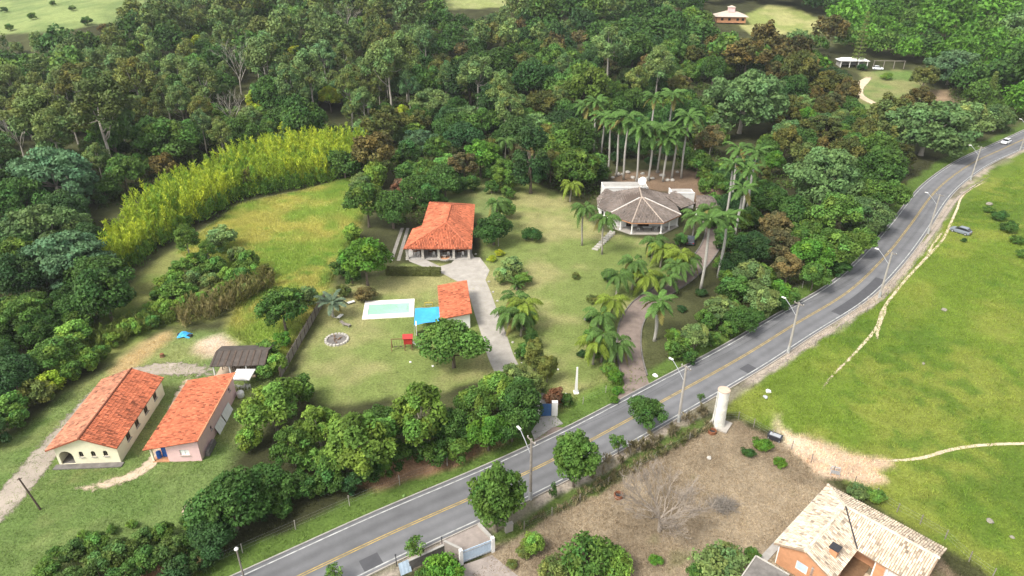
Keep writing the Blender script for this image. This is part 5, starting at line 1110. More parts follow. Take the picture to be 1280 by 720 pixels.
for u, vc, vb, c, lb in ((727, 260, 307, PQ, 'feather palm with thin grey trunk alone on the open lawn'), (752, 273, 318, PQ, 'feather palm at the foot of the octagonal house steps'), (713, 230, 252, PL, 'short yellowish palm behind the lawn, before the forest edge'),
        (815, 302, 326, PQ, 'feather palm before the octagonal house veranda'), (790, 328, 362, PQ, 'feather palm on the lawn beside the small round bush'), (771, 343, 370, PQ, 'dense dark feather palm halfway down the lawn'), (763, 376, 402, PL, 'bright yellow-green feather palm beside the brick driveway'),
        (748, 394, 412, PQ, 'low feather palm below the yellow-green palm'), (752, 418, 452, PQ, 'big drooping feather palm at the lower driveway bend'), (742, 428, 455, PL, 'yellowing feather palm leaning over the lower lawn'), (768, 430, 452, PQ, 'feather palm crowding the lower driveway edging'),
        (843, 332, 357, PQ, 'feather palm on the upper side of the driveway bend'), (830, 347, 366, PQ, 'feather palm between driveway and the yellow-green palms'), (848, 318, 345, PL, 'yellow-green palm above the driveway bend'), (826, 312, 334, PL, 'yellow-green feather palm before the parked car'), (858, 324, 346, PQ, 'feather palm below the parked car'),
        (805, 345, 368, PL, 'small yellowish palm on the lawn beside the driveway'), (644, 372, 402, PQ, 'feather palm in the bed by the concrete driveway'), (655, 380, 412, PL, 'yellow-tinged palm in the bed by the concrete driveway'), (636, 390, 414, PQ, 'lower feather palm beside the concrete driveway edge'), (652, 392, 420, PQ, 'shaggy feather palm above the clipped shrubs'),
        (622, 254, 290, PQ, 'feather palm rising from the dense bush beside the pavilion'), (632, 176, 215, PQ, 'dark feather palm at the forest edge behind the pavilion'), (884, 262, 296, PQ, 'feather palm beside the tiled carport column'), (865, 270, 300, PQ, 'feather palm leaning over the parked car')):
    palm('queen', u, vc, vb, lb, None, c, .95, 15)
palm('short', 417, 378, 396, 'blue-grey date palm beside the board fence', None, (.12, .17, .12), 1.3, 20)
for u, v in ((655, 343), (645, 350)): palm('short', u, v + 6, v + 12, 'low stiff-leaved palm in the bed by the concrete driveway', 'low palms in the driveway bed', PQ, .8, 16)

# ------------------------------------------------------------------ bare trees, spires
def bare_tree(p, h, spread, label, m, seed, depth_=4, r0=.16, n0=6, group=None):
    g = random.Random(seed); t = thing('bare_tree', label, 'tree', p, 0, group); tk = MB(); br = MB()
    top = Vector((g.uniform(-.2, .2), g.uniform(-.2, .2), h * .28)); tk.tube([(0, 0, -.2), top * .5, top], [r0 * 1.3, r0, r0 * .85], 7); part('trunk', tk, m, t)
    def grow(s, d, L, r, k):
        if k == 0 or r < .004: return
        e = s + d * L; mid = s.lerp(e, .5) + Vector((g.uniform(-.1, .1), g.uniform(-.1, .1), g.uniform(-.02, .1))) * L; br.tube([s, mid, e], [max(r, .016), max(r * .8, .014), max(r * .55, .010)], 3, False)
        for j in range(3 if k > 1 else 2):
            nd = (d + Vector((g.uniform(-1, 1), g.uniform(-1, 1), g.uniform(-.35, .75))) * .62).normalized(); grow(e if j < 2 else mid, nd, L * g.uniform(.55, .8), r * .55, k - 1)
    for j in range(n0):
        a = 6.28 * j / n0 + g.uniform(-.3, .3); d = Vector((math.cos(a) * spread, math.sin(a) * spread, 1)).normalized(); grow(top * g.uniform(.6, 1), d, h * .30, r0 * .6, depth_)
    part('branches', br, m, t, kind='stuff'); PLACED.append((p[0], p[1] - 4, 5.0)); return t
M['dead'] = mat('dead_wood', (.29, .245, .20), .95, .3, 4)
bare_tree(T(824, 664), 7.4, 1.4, 'leafless grey spreading tree in the dry lot', M['dead'], 3, 6, .18, 12)
for k, (u, v, h, lb) in enumerate(((30, 196, 14, 'dead white branching tree above the blue-green umbrella tree'), (98, 180, 19, 'leaning bare white trunk in the forest'), (112, 176, 12, 'second bare leaning trunk beside the white one'), (302, 118, 22, 'tall dead tree with bleached branches in the forest'), (296, 168, 15, 'small dead white tree above the bamboo'), (435, 45, 16, 'bare pale tree on the far forest edge'))):
    bare_tree(T(u, v), h, .55, lb, M['pale_bark'], 20 + k, 4, .2, 5)
pb = T(904, 634); t = thing('brush_pile', 'grey pile of cut brushwood in the dry lot', 'brush pile', pb); g = random.Random(5); mb = MB()
for k in range(420):
    a = g.uniform(0, 6.28); r = g.uniform(0, 1.5); p = Vector((r * math.cos(a), r * math.sin(a) * .8, .05 + max(0, .9 - .5 * r) * g.random())); d = Vector((g.uniform(-1, 1), g.uniform(-1, 1), g.uniform(-.1, .5))).normalized(); mb.tube([p, p + d * .5, p + d * g.uniform(.7, 1.4)], [.025, .02, .008], 3, False)
part('twigs', mb, M['grey_wood'], t, kind='stuff')
def spire(u, v, rpx, hpx, label):
    p = T(u, v); dq = depth(p); r, h = rpx * dq / FPX, hpx * dq / FPX / .9; g = np.random.default_rng(int(u)); t = thing('spire_conifer', label, 'tree', p)
    a = MB(); a.tube([(0, 0, -.2), (0, 0, h * .5), (0, 0, h)], [.3, .2, .04], 7); part('trunk', a, M['bark'], t)
    Vs, Fs, Cs, off = [], [], [], 0
    for k in range(13):
        z = h * (.16 + .82 * k / 12); rr = r * (1 - k / 13.5) + .25
        for j in range(6):
            n = 55; a_ = 6.28 * (j + .5 * (k % 2)) / 6; s = g.random(n) ** .7; p_ = np.c_[math.cos(a_) * rr * s, math.sin(a_) * rr * s, z + .16 * rr * s + g.normal(0, .12, n)] + g.normal(0, .16, (n, 3)); nr = g.normal(size=(n, 3)); nr[:, 2] += 1.4
            b = 1 + .15 * g.normal(size=n); V, F, C = leaf_cloud(p_, nr, np.full(n, .24), np.c_[b, b, b], .5, g); Vs.append(V); Fs.append(F + off); Cs.append(C); off += len(V)
    me = np_mesh('spire_crown', np.concatenate(Vs), np.concatenate(Fs), np.concatenate(Cs), False); me.materials.append(M['leaf']); c = link('crown', me, None, t); c.color = (.18, .24, .06, 1)
spire(1070, 84, 8, 58, 'pale green tiered conifer behind the carport'); spire(1232, 134, 7, 38, 'pale tiered conifer beside the roadside umbrella trees')

# ------------------------------------------------------------------ forest
CLEAR = [[(-400, -200), (185, -200), (192, 34), (140, 54), (80, 68), (-400, 80)], [(545, -200), (650, -200), (644, 18), (550, 22)], [(876, -6), (965, -8), (1042, 18), (1050, 44), (990, 56), (880, 56)],
         [(1072, 64), (1145, 66), (1190, 112), (1172, 130), (1130, 150), (1085, 150), (1062, 110)], [(1028, 50), (1090, 50), (1092, 116), (1045, 104)]]
ZONES = [  # (pixel polygon of crown centres, where, [(species, colour, radius m, weight)])
 ([(-200, -60), (540, -60), (520, 140), (440, 160), (300, 170), (200, 200), (120, 215), (-200, 240)], 'in the pale open forest above the bamboo',
  [('loose', 'euc', 4.6, 5), ('loose', 'olive', 4.2, 2), ('loose', 'greygreen', 4.6, 2), ('broad', 'mid', 4.6, 3), ('mango', 'dark', 5.0, 3), ('umb', 'grey', 5.5, 2), ('shrub', 'mid', 3.0, 2), ('broad', 'lime', 3.2, .25)]),
 ([(430, -60), (870, -60), (870, 112), (760, 118), (722, 135), (705, 200), (640, 205), (600, 175), (500, 170), (440, 158)], 'in the dark forest behind the pavilion',
  [('mango', 'dark', 5.2, 6), ('mango', 'deep', 5.0, 3), ('broad', 'mid', 5.0, 4), ('umb', 'grey', 6.0, 2), ('loose', 'euc', 4.2, 1.5), ('rust', 'rusty', 4.2, 1), ('broad', 'light', 3.6, .8), ('shrub', 'mid', 3, 1), ('rust', 'brown', 3.5, .4)]),
 ([(700, 105), (880, 105), (900, 170), (880, 200), (860, 200), (845, 150), (760, 150), (742, 210), (700, 232)], 'around the royal palm clump',
  [('mango', 'dark', 4.0, 4), ('broad', 'mid', 3.8, 3), ('shrub', 'dark', 3, 2), ('broad', 'greygreen', 3.6, 1)]),
 ([(850, 20), (1050, 30), (1082, 70), (1075, 120), (1060, 160), (1000, 190), (950, 200), (985, 120), (960, 80), (880, 90)], 'in the rust-tinged forest below the hill house',
  [('rust', 'rust', 4.6, 4), ('rust', 'rusty', 4.6, 5), ('broad', 'mid', 5.0, 4), ('mango', 'dark', 5.0, 3), ('umb', 'grey', 5.5, 1.5), ('broad', 'bright', 4, 1), ('broad', 'greygreen', 4.2, 1)]),
 ([(1030, -60), (1500, -60), (1500, 140), (1262, 135), (1215, 110), (1185, 70), (1145, 62), (1060, 48)], 'on the vine-covered hill behind the carport',
  [('vine', 'bright', 7.0, 6), ('vine', 'mid', 6.5, 3), ('mango', 'dark', 5.5, 1.2), ('umb', 'grey', 6, .8)]),
 ([(870, -80), (1040, -80), (1040, 5), (960, -8), (870, -10)], 'on the ridge behind the hill house', [('mango', 'deep', 5.5, 3), ('mango', 'dark', 5.5, 3), ('broad', 'mid', 5, 1)]),
 ([(1050, 120), (1120, 150), (1130, 190), (1150, 215), (1120, 240), (1060, 180), (1030, 170)], 'between the carport drive and the road wood', [('rust', 'rusty', 4.0, 3), ('broad', 'mid', 4.0, 2), ('mango', 'dark', 4, 2), ('shrub', 'olive', 2.8, 1)]),
 ([(-200, 230), (40, 205), (100, 255), (122, 285), (120, 335), (112, 385), (60, 440), (0, 490), (-200, 560)], 'in the low wood beside the bamboo', [('mango', 'dark', 4.0, 3), ('mango', 'deep', 4.2, 3), ('shrub', 'mid', 2.8, 3), ('broad', 'mid', 4, 2), ('umb', 'grey', 5, .6)]),
 ([(490, 175), (640, 190), (640, 220), (600, 215), (520, 240), (500, 232)], 'in the scrub behind the pavilion lawn', [('shrub', 'dark', 2.4, 3), ('shrub', 'mid', 2.4, 2), ('shrub', 'greygreen', 2.4, 1)]),
 ([(880, 195), (960, 195), (1010, 290), (1005, 370), (900, 395), (900, 290)], 'in the gully beside the brick driveway', [('mango', 'deep', 3.4, 3), ('shrub', 'dark', 2.6, 2), ('broad', 'mid', 3.2, 1)]),
]
FREED = [[(394, 118), (432, 118), (434, 152), (390, 152)], [(284, 88), (322, 88), (324, 142), (282, 142)], [(4, 160), (46, 160), (46, 206), (4, 206)], [(80, 140), (126, 140), (126, 186), (80, 186)], [(785, 285), (900, 285), (905, 350), (860, 392), (800, 400)]]
FAR = 285
def forest():
    g = random.Random(99); pts = []; cell = {}
    for x, y, r in PLACED: cell.setdefault((int(x // 12), int(y // 12)), []).append((x, y, r))
    def free(x, y, r, k):
        cx, cy = int(x // 12), int(y // 12)
        for i in (-1, 0, 1):
            for j in (-1, 0, 1):
                for a, b, c in cell.get((cx + i, cy + j), ()):
                    if math.hypot(x - a, y - b) < (r + c) * k: return False
        return True
    xs = NR.uniform(-330, 330, 26000); ys = NR.uniform(60, 440, 26000)
    zs_ = hz(xs, ys); rs = road_side(xs, ys); us, vs = P(xs, ys, zs_ + 6.0)
    ok = (rs > 8) & (us > -45) & (us < 1325) & (vs > -30) & (vs < 700)
    for c in CLEAR + FREED: ok &= ~pip(us, vs, c)
    zid = np.full(len(xs), -1)
    for k in range(len(ZONES) - 1, -1, -1): zid[pip(us, vs, ZONES[k][0])] = k
    ok &= zid >= 0; far = []; cnt = 0
    for x, y, z, k in zip(xs[ok], ys[ok], zs_[ok], zid[ok]):
        poly, where, mix = ZONES[k]; tot = sum(m[3] for m in mix); q = g.uniform(0, tot)
        for sp, ck, rr, wt in mix:
            q -= wt
            if q <= 0: break
        r = rr * g.choice((.6, .8, .95, 1.1, 1.35, 1.55)) * g.uniform(.92, 1.08)
        if not free(x, y, r, .64): continue
        cell.setdefault((int(x // 12), int(y // 12)), []).append((x, y, r))
        dist = math.hypot(x, y); zs = g.uniform(.9, 1.25)
        if dist > FAR: far.append((sp, x, y, z, r, ck, zs)); continue
        cnt += 1; cat = 'shrub' if sp == 'shrub' else 'tree'
        size = 'big ' if r > 1.2 * rr else 'small ' if r < .85 * rr else 'medium-sized '
        plant(sp, Vector((x, y, z)), r, CLR[ck], f'{size}{DESC[ck]} {SDESC[sp]} {where}', cat, where, None, zs, .15)
    Vs, Fs, Cs, off = [], [], [], 0
    for sp, x, y, z, r, ck, zs in far:
        name, pv, r0, zr = SP[sp]; me, tm, zc = pv[g.randrange(len(pv))]; n = len(me.vertices); co = np.empty(n * 3, np.float32); me.vertices.foreach_get('co', co); co = co.reshape(-1, 4, 3)
        cl = np.empty(n * 4, np.float32); me.color_attributes['tint'].data.foreach_get('color', cl); cl = cl.reshape(-1, 4, 4)[:, :, :3]
        pick = NR.choice(len(co), min(len(co), 1100), False); co = co[pick]; cl = cl[pick]; ctr = co.mean(1, keepdims=True); co = ctr + (co - ctr) * 1.75
        a = g.uniform(0, 6.28); ca, sa = math.cos(a), math.sin(a); s_ = r / r0; X_ = co[..., 0] * ca - co[..., 1] * sa; Y_ = co[..., 0] * sa + co[..., 1] * ca
        Vs.append(np.stack([x + X_ * s_, y + Y_ * s_, z + (co[..., 2] + zc) * s_ * zs], -1).reshape(-1, 3)); Fs.append(np.arange(len(co) * 4).reshape(-1, 4) + off); off += len(co) * 4
        b = 1 + g.gauss(0, .14); Cs.append((cl * np.array(CLR[ck]) * b).reshape(-1, 3))
    if far:
        o = link('distant_forest', np_mesh('distant_forest', np.concatenate(Vs), np.concatenate(Fs), np.concatenate(Cs), False), M['leaf'])
        o.color = (1, 1, 1, 1); tag(o, 'far-off forest closing the hillside below the fields', 'forest', kind='stuff')
    print('far', len(far))
    print('forest trees', cnt)
forest()

# ------------------------------------------------------------------ bamboo, reeds, hedge, grass
def scatter_in(poly, n, g, margin=0):
    xs = [p[0] for p in poly]; ys = [p[1] for p in poly]; x = g.uniform(min(xs), max(xs), n * 3); y = g.uniform(min(ys), max(ys), n * 3)
    k = pip(x, y, poly); return x[k][:n], y[k][:n]
def plumes(poly, n, hgt, c_lo, c_hi, seed, per=60, ls=.5, width=.8, ag=.45):
    g = np.random.default_rng(seed); x, y = scatter_in(poly, n, g); Vs, Fs, Cs, off = [], [], [], 0
    for X_, Y_ in zip(x, y):
        h = hgt * g.uniform(.45, 1.25) * (.8 + .4 * float(vn(X_, Y_, 9, 4))); t = g.random(per) ** .75; lean = g.normal(0, .12, 2) * h; z0 = hz1(X_, Y_)
        w = width * (1.05 - t) + .12; p = np.c_[X_ + lean[0] * t ** 2 + g.normal(0, 1, per) * w * .5, Y_ + lean[1] * t ** 2 + g.normal(0, 1, per) * w * .5, z0 + h * (.08 + .92 * t)]
        d = np.c_[g.normal(0, ag, per), g.normal(0, ag, per), np.ones(per)]; d /= np.linalg.norm(d, axis=1, keepdims=True); b = np.cross(d, g.normal(size=(per, 3))); b /= np.linalg.norm(b, axis=1, keepdims=True)
        L = ls * g.uniform(.6, 1.3, per)[:, None]; wd = L * .17
        V = np.stack([p - b * wd, p + b * wd, p + b * wd * .6 + d * L * .7, p - b * wd * .1 + d * L * 1.2], 1).reshape(-1, 3); m = np.clip(float(vn(X_, Y_, 7, 12)) * .7 + g.normal(0, .22) + .15, 0, 1)
        c = (np.array(c_lo) * (1 - m) + np.array(c_hi) * m)[None] * g.uniform(.75, 1.25, (per, 1)); Vs.append(V); Fs.append(np.arange(4 * per).reshape(-1, 4) + off); Cs.append(np.repeat(c, 4, 0)); off += 4 * per
    return np.concatenate(Vs), np.concatenate(Fs), np.concatenate(Cs)
def stuff_mesh(name, VFC, label, cat, m='blade'):
    o = link(name, np_mesh(name, *VFC, False), M[m]); o.color = (1, 1, 1, 1); return tag(o, label, cat, kind='stuff')
BAM = world_poly([(140, 350), (178, 322), (215, 298), (255, 275), (300, 248), (380, 232), (445, 218), (458, 196), (400, 190), (335, 200), (285, 218), (235, 243), (185, 280), (140, 325)])
stuff_mesh('bamboo_thicket', plumes(BAM, 2100, 6.6, (.15, .28, .035), (.50, .56, .05), 3, 78, .66, 1.2, .65), 'dense yellow-green bamboo thicket along the top of the meadow', 'bamboo')
BAM2 = world_poly([(150, 352), (215, 302), (262, 276), (300, 252), (380, 236), (440, 222), (446, 214), (380, 226), (300, 240), (250, 266), (205, 292), (146, 340)])
stuff_mesh('bamboo_fringe', plumes(BAM2, 560, 3.6, (.07, .16, .03), (.15, .26, .035), 5, 76, .55, 1.3, .9), 'darker green fringe of young canes before the bamboo', 'bamboo')
stuff_mesh('dry_reeds', plumes(world_poly([(215, 402), (240, 385), (280, 372), (330, 352), (345, 358), (300, 385), (262, 402), (232, 410)]), 170, 2.6, (.17, .18, .05), (.33, .27, .13), 7, 44, .6, .5), 'dry straw-coloured reeds between meadow and sandy yard', 'reeds')
stuff_mesh('meadow_weeds', plumes(world_poly([(100, 448), (150, 430), (200, 408), (232, 400), (222, 388), (180, 396), (130, 418), (96, 438)]), 230, 1.5, (.12, .19, .04), (.24, .28, .07), 8, 36, .5, .6), 'tall weeds along the upper edge of the house yard', 'weeds')
stuff_mesh('roadside_weeds', plumes(world_poly([(640, 664), (700, 632), (770, 592), (850, 548), (893, 527), (896, 534), (850, 560), (770, 604), (700, 642), (645, 668)]), 420, .8, (.10, .12, .035), (.30, .25, .14), 9, 26, .4, .45), 'dry weeds along the lot fence beside the road', 'weeds')
stuff_mesh('kerb_weeds', plumes(world_poly([(735, 590), (770, 570), (850, 530), (880, 512), (885, 520), (850, 542), (775, 585), (740, 602)]), 150, 1.1, (.14, .13, .06), (.28, .23, .15), 10, 28, .5, .5), 'grey-brown dead weeds on the strip beside the kerb', 'weeds')
t = thing('hedge', 'long clipped olive hedge between the pavilion and the pool lawn', 'hedge', T(517, 343), R(-1.5))
g = np.random.default_rng(4); n = 9000; L_ = 10.4; p = np.c_[g.uniform(-L_ / 2, L_ / 2, n), g.uniform(-.75, .75, n), g.uniform(.05, 1.25, n)]; k = g.integers(0, 3, n)
p[:, 2] = np.where(k == 0, 1.25 + g.normal(0, .07, n) + .08 * np.sin(p[:, 0] * 2.2), p[:, 2]); p[:, 1] = np.where(k == 1, -.75 + g.normal(0, .06, n), p[:, 1]); p[:, 1] = np.where(k == 2, .75 + g.normal(0, .06, n), p[:, 1])
nr = g.normal(size=(n, 3)) * .6; nr[:, 2] += np.where(k == 0, 1, .2); nr[:, 1] += np.where(k == 1, -1, np.where(k == 2, 1, 0)); b = 1 + .2 * g.normal(size=n)
me = np_mesh('hedge_foliage', *leaf_cloud(p, nr, np.full(n, .13), np.c_[b * 1.05, b, b], .6, g), False); me.materials.append(M['leaf']); o = link('foliage', me, None, t); o.color = (.115, .135, .040, 1)
a = MB()
for x in np.arange(-5, 5.1, .5): a.tube([(x, 0, 0), (x + .05, 0, 1.0)], .03, 4)
part('stem', a, M['bark'], t)
def tufts(poly, n, h, seed, gain=1.75, per=5, spread=.16):
    g = np.random.default_rng(seed); x, y = scatter_in(poly, n, g); n = len(x); c = ground_colour(x, y) * gain; z = hz(x, y); x = np.repeat(x, per); y = np.repeat(y, per); z = np.repeat(z, per); c = np.repeat(c, per, 0); N = len(x)
    hh = h * g.uniform(.5, 1.4, N) * np.repeat(.6 + .8 * vn(x[::per], y[::per], 5, 33), per); a = g.uniform(0, 6.28, N); bx, by = x + g.normal(0, spread, N), y + g.normal(0, spread, N); w = .05
    ln = g.uniform(.1, .7, N) * hh; a2 = g.uniform(0, 6.28, N)
    V = np.stack([np.c_[bx - np.cos(a) * w, by - np.sin(a) * w, z], np.c_[bx + np.cos(a) * w, by + np.sin(a) * w, z], np.c_[bx + np.cos(a2) * ln, by + np.sin(a2) * ln, z + hh]], 1).reshape(-1, 3)
    C = np.repeat(c * g.uniform(.78, 1.25, (N, 1)), 3, 0); return V, np.arange(3 * N).reshape(-1, 3), C
near_p = [(27, 73), (45, 90), (70, 112), (110, 155), (150, 190), (200, 190), (200, 100), (80, 40), (50, 40), (38, 62)]
stuff_mesh('pasture_grass', tufts(near_p, 62000, .27, 1, 1.85), 'short bright grass tufts of the open pasture', 'grass')
stuff_mesh('lot_grass', tufts(Z['lot'], 16000, .13, 2, 1.7), 'sparse dry grass of the bare lot', 'grass')
stuff_mesh('meadow_grass', tufts(Z['meadow'], 34000, .42, 3, 1.8), 'tall yellow-green meadow grass below the bamboo', 'grass')
stuff_mesh('yard_grass', tufts(Z['home'], 14000, .09, 4, 1.9), 'short grass around the cream and pink houses', 'grass')
stuff_mesh('lawn_grass', tufts(Z['lawn'], 10000, .06, 5, 1.9), 'mown lawn grass around the pool and driveways', 'grass')
vg = offset_line(ROAD, 4.2); vg2 = offset_line(ROAD, 9.5); ks = [i for i, p in enumerate(ROAD) if -60 < p[0] < 150]
stuff_mesh('verge_grass', tufts([vg[i] for i in ks] + [vg2[i] for i in ks[::-1]], 24000, .26, 6), 'rough green verge grass on the wooded side of the road', 'grass')

def undergrowth():
    g = np.random.default_rng(77); x = g.uniform(-190, 200, 45000); y = g.uniform(80, 300, 45000); u, v = P(x, y, hz(x, y) + 1.0); rs = road_side(x, y); ok = (rs > 9)
    for k in CLEAR + FREED: ok &= ~pip(u, v, k)
    inz = np.zeros(len(x), bool)
    for zn in ZONES: inz |= pip(u, v - 10, zn[0]) | pip(u, v, zn[0]) | pip(u, v - 26, zn[0]) | pip(u, v - 42, zn[0])
    for k in ('meadow', 'lawn', 'backlawn', 'home', 'carclear', 'farfield', 'palmfloor'): ok &= sdist(x, y, Z[k]) < -1
    ok &= inz; x, y = x[ok][:15000], y[ok][:15000]; n, per = len(x), 12; r = np.repeat(g.uniform(.5, 1.3, n), per); d = sphere_dirs(n * per, g, .4); d[:, 2] = np.abs(d[:, 2])
    p = np.c_[np.repeat(x, per), np.repeat(y, per), np.repeat(hz(x, y), per)] + d * r[:, None]; m = np.repeat(g.random((n, 1)), per, 0) * (1 - .0); c = np.array((.045, .085, .018)) * (1 - m) + np.array((.11, .16, .035)) * m
    stuff_mesh('undergrowth', leaf_cloud(p, d + g.normal(size=d.shape) * .5, g.uniform(.18, .42, n * per), c * g.uniform(.75, 1.25, (n * per, 1)), .6, g), 'low tangled undergrowth covering the forest floor', 'undergrowth', 'leaf')
undergrowth()

# ------------------------------------------------------------------ lamp poles, cables
def road_normal(p):
    i = min(range(len(ROAD)), key=lambda k: (ROAD[k][0] - p[0]) ** 2 + (ROAD[k][1] - p[1]) ** 2); a, b = Vector(ROAD[max(0, i - 2)]), Vector(ROAD[min(len(ROAD) - 1, i + 2)]); t_ = (b - a).normalized(); return Vector((-t_.y, t_.x, 0))
POLES = []
for (u, v, where) in ((663, 624, 'beside the clipped street trees'), (848, 527, 'between the water tank and the road'), (985, 441, 'where the pasture begins above the water tank'), (1099, 372, 'beside the long asphalt patch'), (1160, 292, 'on the road bend by the parked car'), (1213, 225, 'on the straight below the white car'), (1275, 188, 'at the top of the road beside the white car')):
    p = T(u, v); nrm = road_normal(p); t = thing('lamp_pole', f'concrete utility pole with lamp arm {where}', 'lamp pole', p, 0, 'lamp poles along the road'); wood = u == 663
    a = MB(); a.tube([(0, 0, -.3), (0, 0, 4.5), (0, 0, 9.0)], [.20, .16, .12], 8); part('pole', a, M['grey_wood'] if wood else M['pale_concrete'], t)
    a = MB(); a.lathe([(.235, 0), (.225, 1.25)], 10); part('painted_base', a, M['white_paint'], t)
    a = MB(); s0 = Vector((0, 0, 6.6)); e0 = s0 + nrm * 2.3 + Vector((0, 0, 2.2)); a.tube([s0, s0.lerp(e0, .55) + Vector((0, 0, .12)), e0], .05, 6); arm = part('lamp_arm', a, M['metal'], t)
    a = MB(); q = e0 + nrm * .3; a.bar(e0 - nrm * .1, q + nrm * .25, .24, .12); part('lamp_head', a, M['white'], arm)
    a = MB(); tg = Vector((nrm.y, -nrm.x, 0)); a.bar(Vector((0, 0, 8.75)) - nrm * .8, Vector((0, 0, 8.75)) + nrm * .8, .1, .12); ca = part('crossarm', a, M['grey_wood'], t)
    for s in (-.7, 0, .7): a = MB(); c = Vector((0, 0, 8.86)) + nrm * s; a.lathe([(.03, 0), (.06, .06), (.04, .14)], 6, c); part('insulator', a, M['white'], ca)
    POLES.append((p, nrm))
p = T(305, 722); t = thing('lamp_pole', 'short pole with round white lamp beside the wooded verge', 'lamp pole', p)
a = MB(); a.tube([(0, 0, -.2), (0, 0, 4.0)], [.1, .08], 8); part('pole', a, M['grey_wood'], t); a = MB(); a.lathe([(.05, 4.0), (.2, 4.08), (.22, 4.2), (.12, 4.33)], 10); part('lamp', a, M['white'], t)
for i in range(len(POLES) - 1):
    (a, na), (b, nb) = POLES[i], POLES[i + 1]; t = thing('power_cable', f'thin power cables strung between neighbouring road lamp poles', 'cable', a, 0, 'cables along the road')
    for s in (-.7, 0, .7):
        mb = MB(); pa = na * s + Vector((0, 0, 9.0)); pb_ = b - a + nb * s + Vector((0, 0, 9.0)); mb.tube([pa.lerp(pb_, k / 8) - Vector((0, 0, 1.0 * (1 - (2 * k / 8 - 1) ** 2))) for k in range(9)], .012, 3, False); part('wire', mb, M['dark'], t)
p = T(51, 637); t = thing('leaning_post', 'dark leaning timber post on the lawn before the cream house', 'post', p); a = MB(); a.tube([(0, 0, -.2), (-.55, .1, 2.2), (-1.1, .2, 4.6)], [.12, .10, .08], 7); part('shaft', a, M['dark_wood'], t); a = MB(); a.bar((-1.3, .1, 4.4), (-.85, .3, 4.5), .07); part('crosspiece', a, M['dark_wood'], t)
p = T(720, 491); t = thing('white_obelisk', 'slim tapering white post on the lower lawn', 'post', p); a = MB(); a.box((0, 0, 2.2), (.42, .42, 4.4), 0, None, .5); part('shaft', a, M['white'], t); a = MB(); a.box((0, 0, .1), (.8, .8, .2)); part('foot', a, M['white'], t)
p = T(623, 308); t = thing('floodlight_pole', 'thin pole carrying a cream square floodlight beside the dense bush', 'floodlight', p); a = MB(); a.tube([(0, 0, -.1), (0, 0, 6.0)], .07, 6); part('pole', a, M['pale_concrete'], t); a = MB(); a.box((0, -.12, 5.7), (1.1, .12, .8)); part('lamp_panel', a, M['cream'], t)

# ------------------------------------------------------------------ fences, walls, gates
def wire_fence(pts, label, hgt=1.3, m='grey_wood', r=.06, top=None):
    pts = [Vector((p[0], p[1], hz1(p[0], p[1]))) for p in pts]; t = thing('wire_fence', label, 'fence', pts[0])
    for p in pts:
        a = MB(); q = p - pts[0]; ln = Vector((rng.uniform(-.06, .06), rng.uniform(-.06, .06), 0)); a.tube([q - Vector((0, 0, .2)), q + ln + Vector((0, 0, hgt * rng.uniform(.92, 1.1)))], r, 6); part('post', a, M[m], t)
    for z in (.4, .8, 1.15):
        a = MB(); a.tube([p - pts[0] + Vector((0, 0, z * hgt / 1.3)) for p in pts], .005, 3, False); part('wire', a, M['metal'], t)
def along(line, step):
    out = [line[0]]; acc = 0
    for a, b in zip(line[:-1], line[1:]):
        acc += math.hypot(b[0] - a[0], b[1] - a[1])
        if acc >= step: out.append(b); acc = 0
    return out
of = offset_line(ROAD, 6.3)
wire_fence(along([p for p in of if -34 < p[0] < -4], 5), 'wire fence with thin pale posts below the tree row', 1.5, 'pale_concrete', .05)
wire_fence(along([p for p in of if 24 < p[0] < 68], 6), 'wire fence with thin pale posts below the roadside wood', 1.4, 'pale_concrete', .05)
wire_fence(along([p for p in of if 8.5 < p[0] < 16], 3), 'short wire fence on the green bank between the two driveways', 1.2, 'pale_concrete', .045)
wire_fence([T(u, v)[:2] for u, v in ((906, 524), (923, 524), (942, 534), (965, 547), (989, 562), (1014, 578), (1041, 592), (1067, 607), (1094, 622), (1121, 640), (1150, 655), (1181, 674), (1211, 702), (1240, 722))], 'leaning wire fence between the dry lot and the pasture', 1.35, 'grey_wood', .06)
wire_fence([T(u, v)[:2] for u, v in ((655, 662), (690, 645), (725, 627), (760, 606), (795, 587), (830, 567), (862, 550), (890, 534))], 'wire fence with wooden posts between the dry lot and the kerb strip', 1.2, 'grey_wood', .06)
os_ = offset_line(ROAD, -5.6)
wire_fence(along([p for p in os_ if 34 < p[0] < 98], 8), 'sparse wire fence between the road path and the pasture', 1.1, 'grey_wood', .05)
def panel_wall(p, q, h_, name, label, m, th=.16, n=4):
    p, q = Vector(p[:]), Vector(q[:]); t = thing(name, label, 'wall', p); d = (q - p); L = d.length; rz = math.atan2(d.y, d.x)
    for k in range(n): a = MB(); c = d * ((k + .5) / n); a.box((c.x, c.y, h_ / 2), (L / n - .02, th, h_), rz); part('panel', a, M[m], t)
    a = MB(); a.bar(Vector((0, 0, h_ + .04)), d + Vector((0, 0, h_ + .04)), th + .1, .08); part('coping', a, M['concrete'], t); return t
panel_wall(T(512, 712), T(556, 692), 1.3, 'concrete_wall', 'stained grey concrete wall beside the pale blue gate', 'dark_concrete', .16, 3)
panel_wall(T(556, 692), T(577, 702), 1.9, 'concrete_wall', 'short pinkish concrete wall joining the pale blue gate', 'grey_paver', .16, 2)
panel_wall(T(598, 657), T(617, 678), .35, 'low_kerb_wall', 'low pale kerb wall beside the pale blue gate forecourt', 'pale_concrete', .25, 2)
gp, gq = T(579, 704), T(614, 690); d = gq - gp; L = d.length
t = thing('metal_gate', 'pale blue ribbed sheet-metal gate between white pillars', 'gate', gp, math.atan2(d.y, d.x))
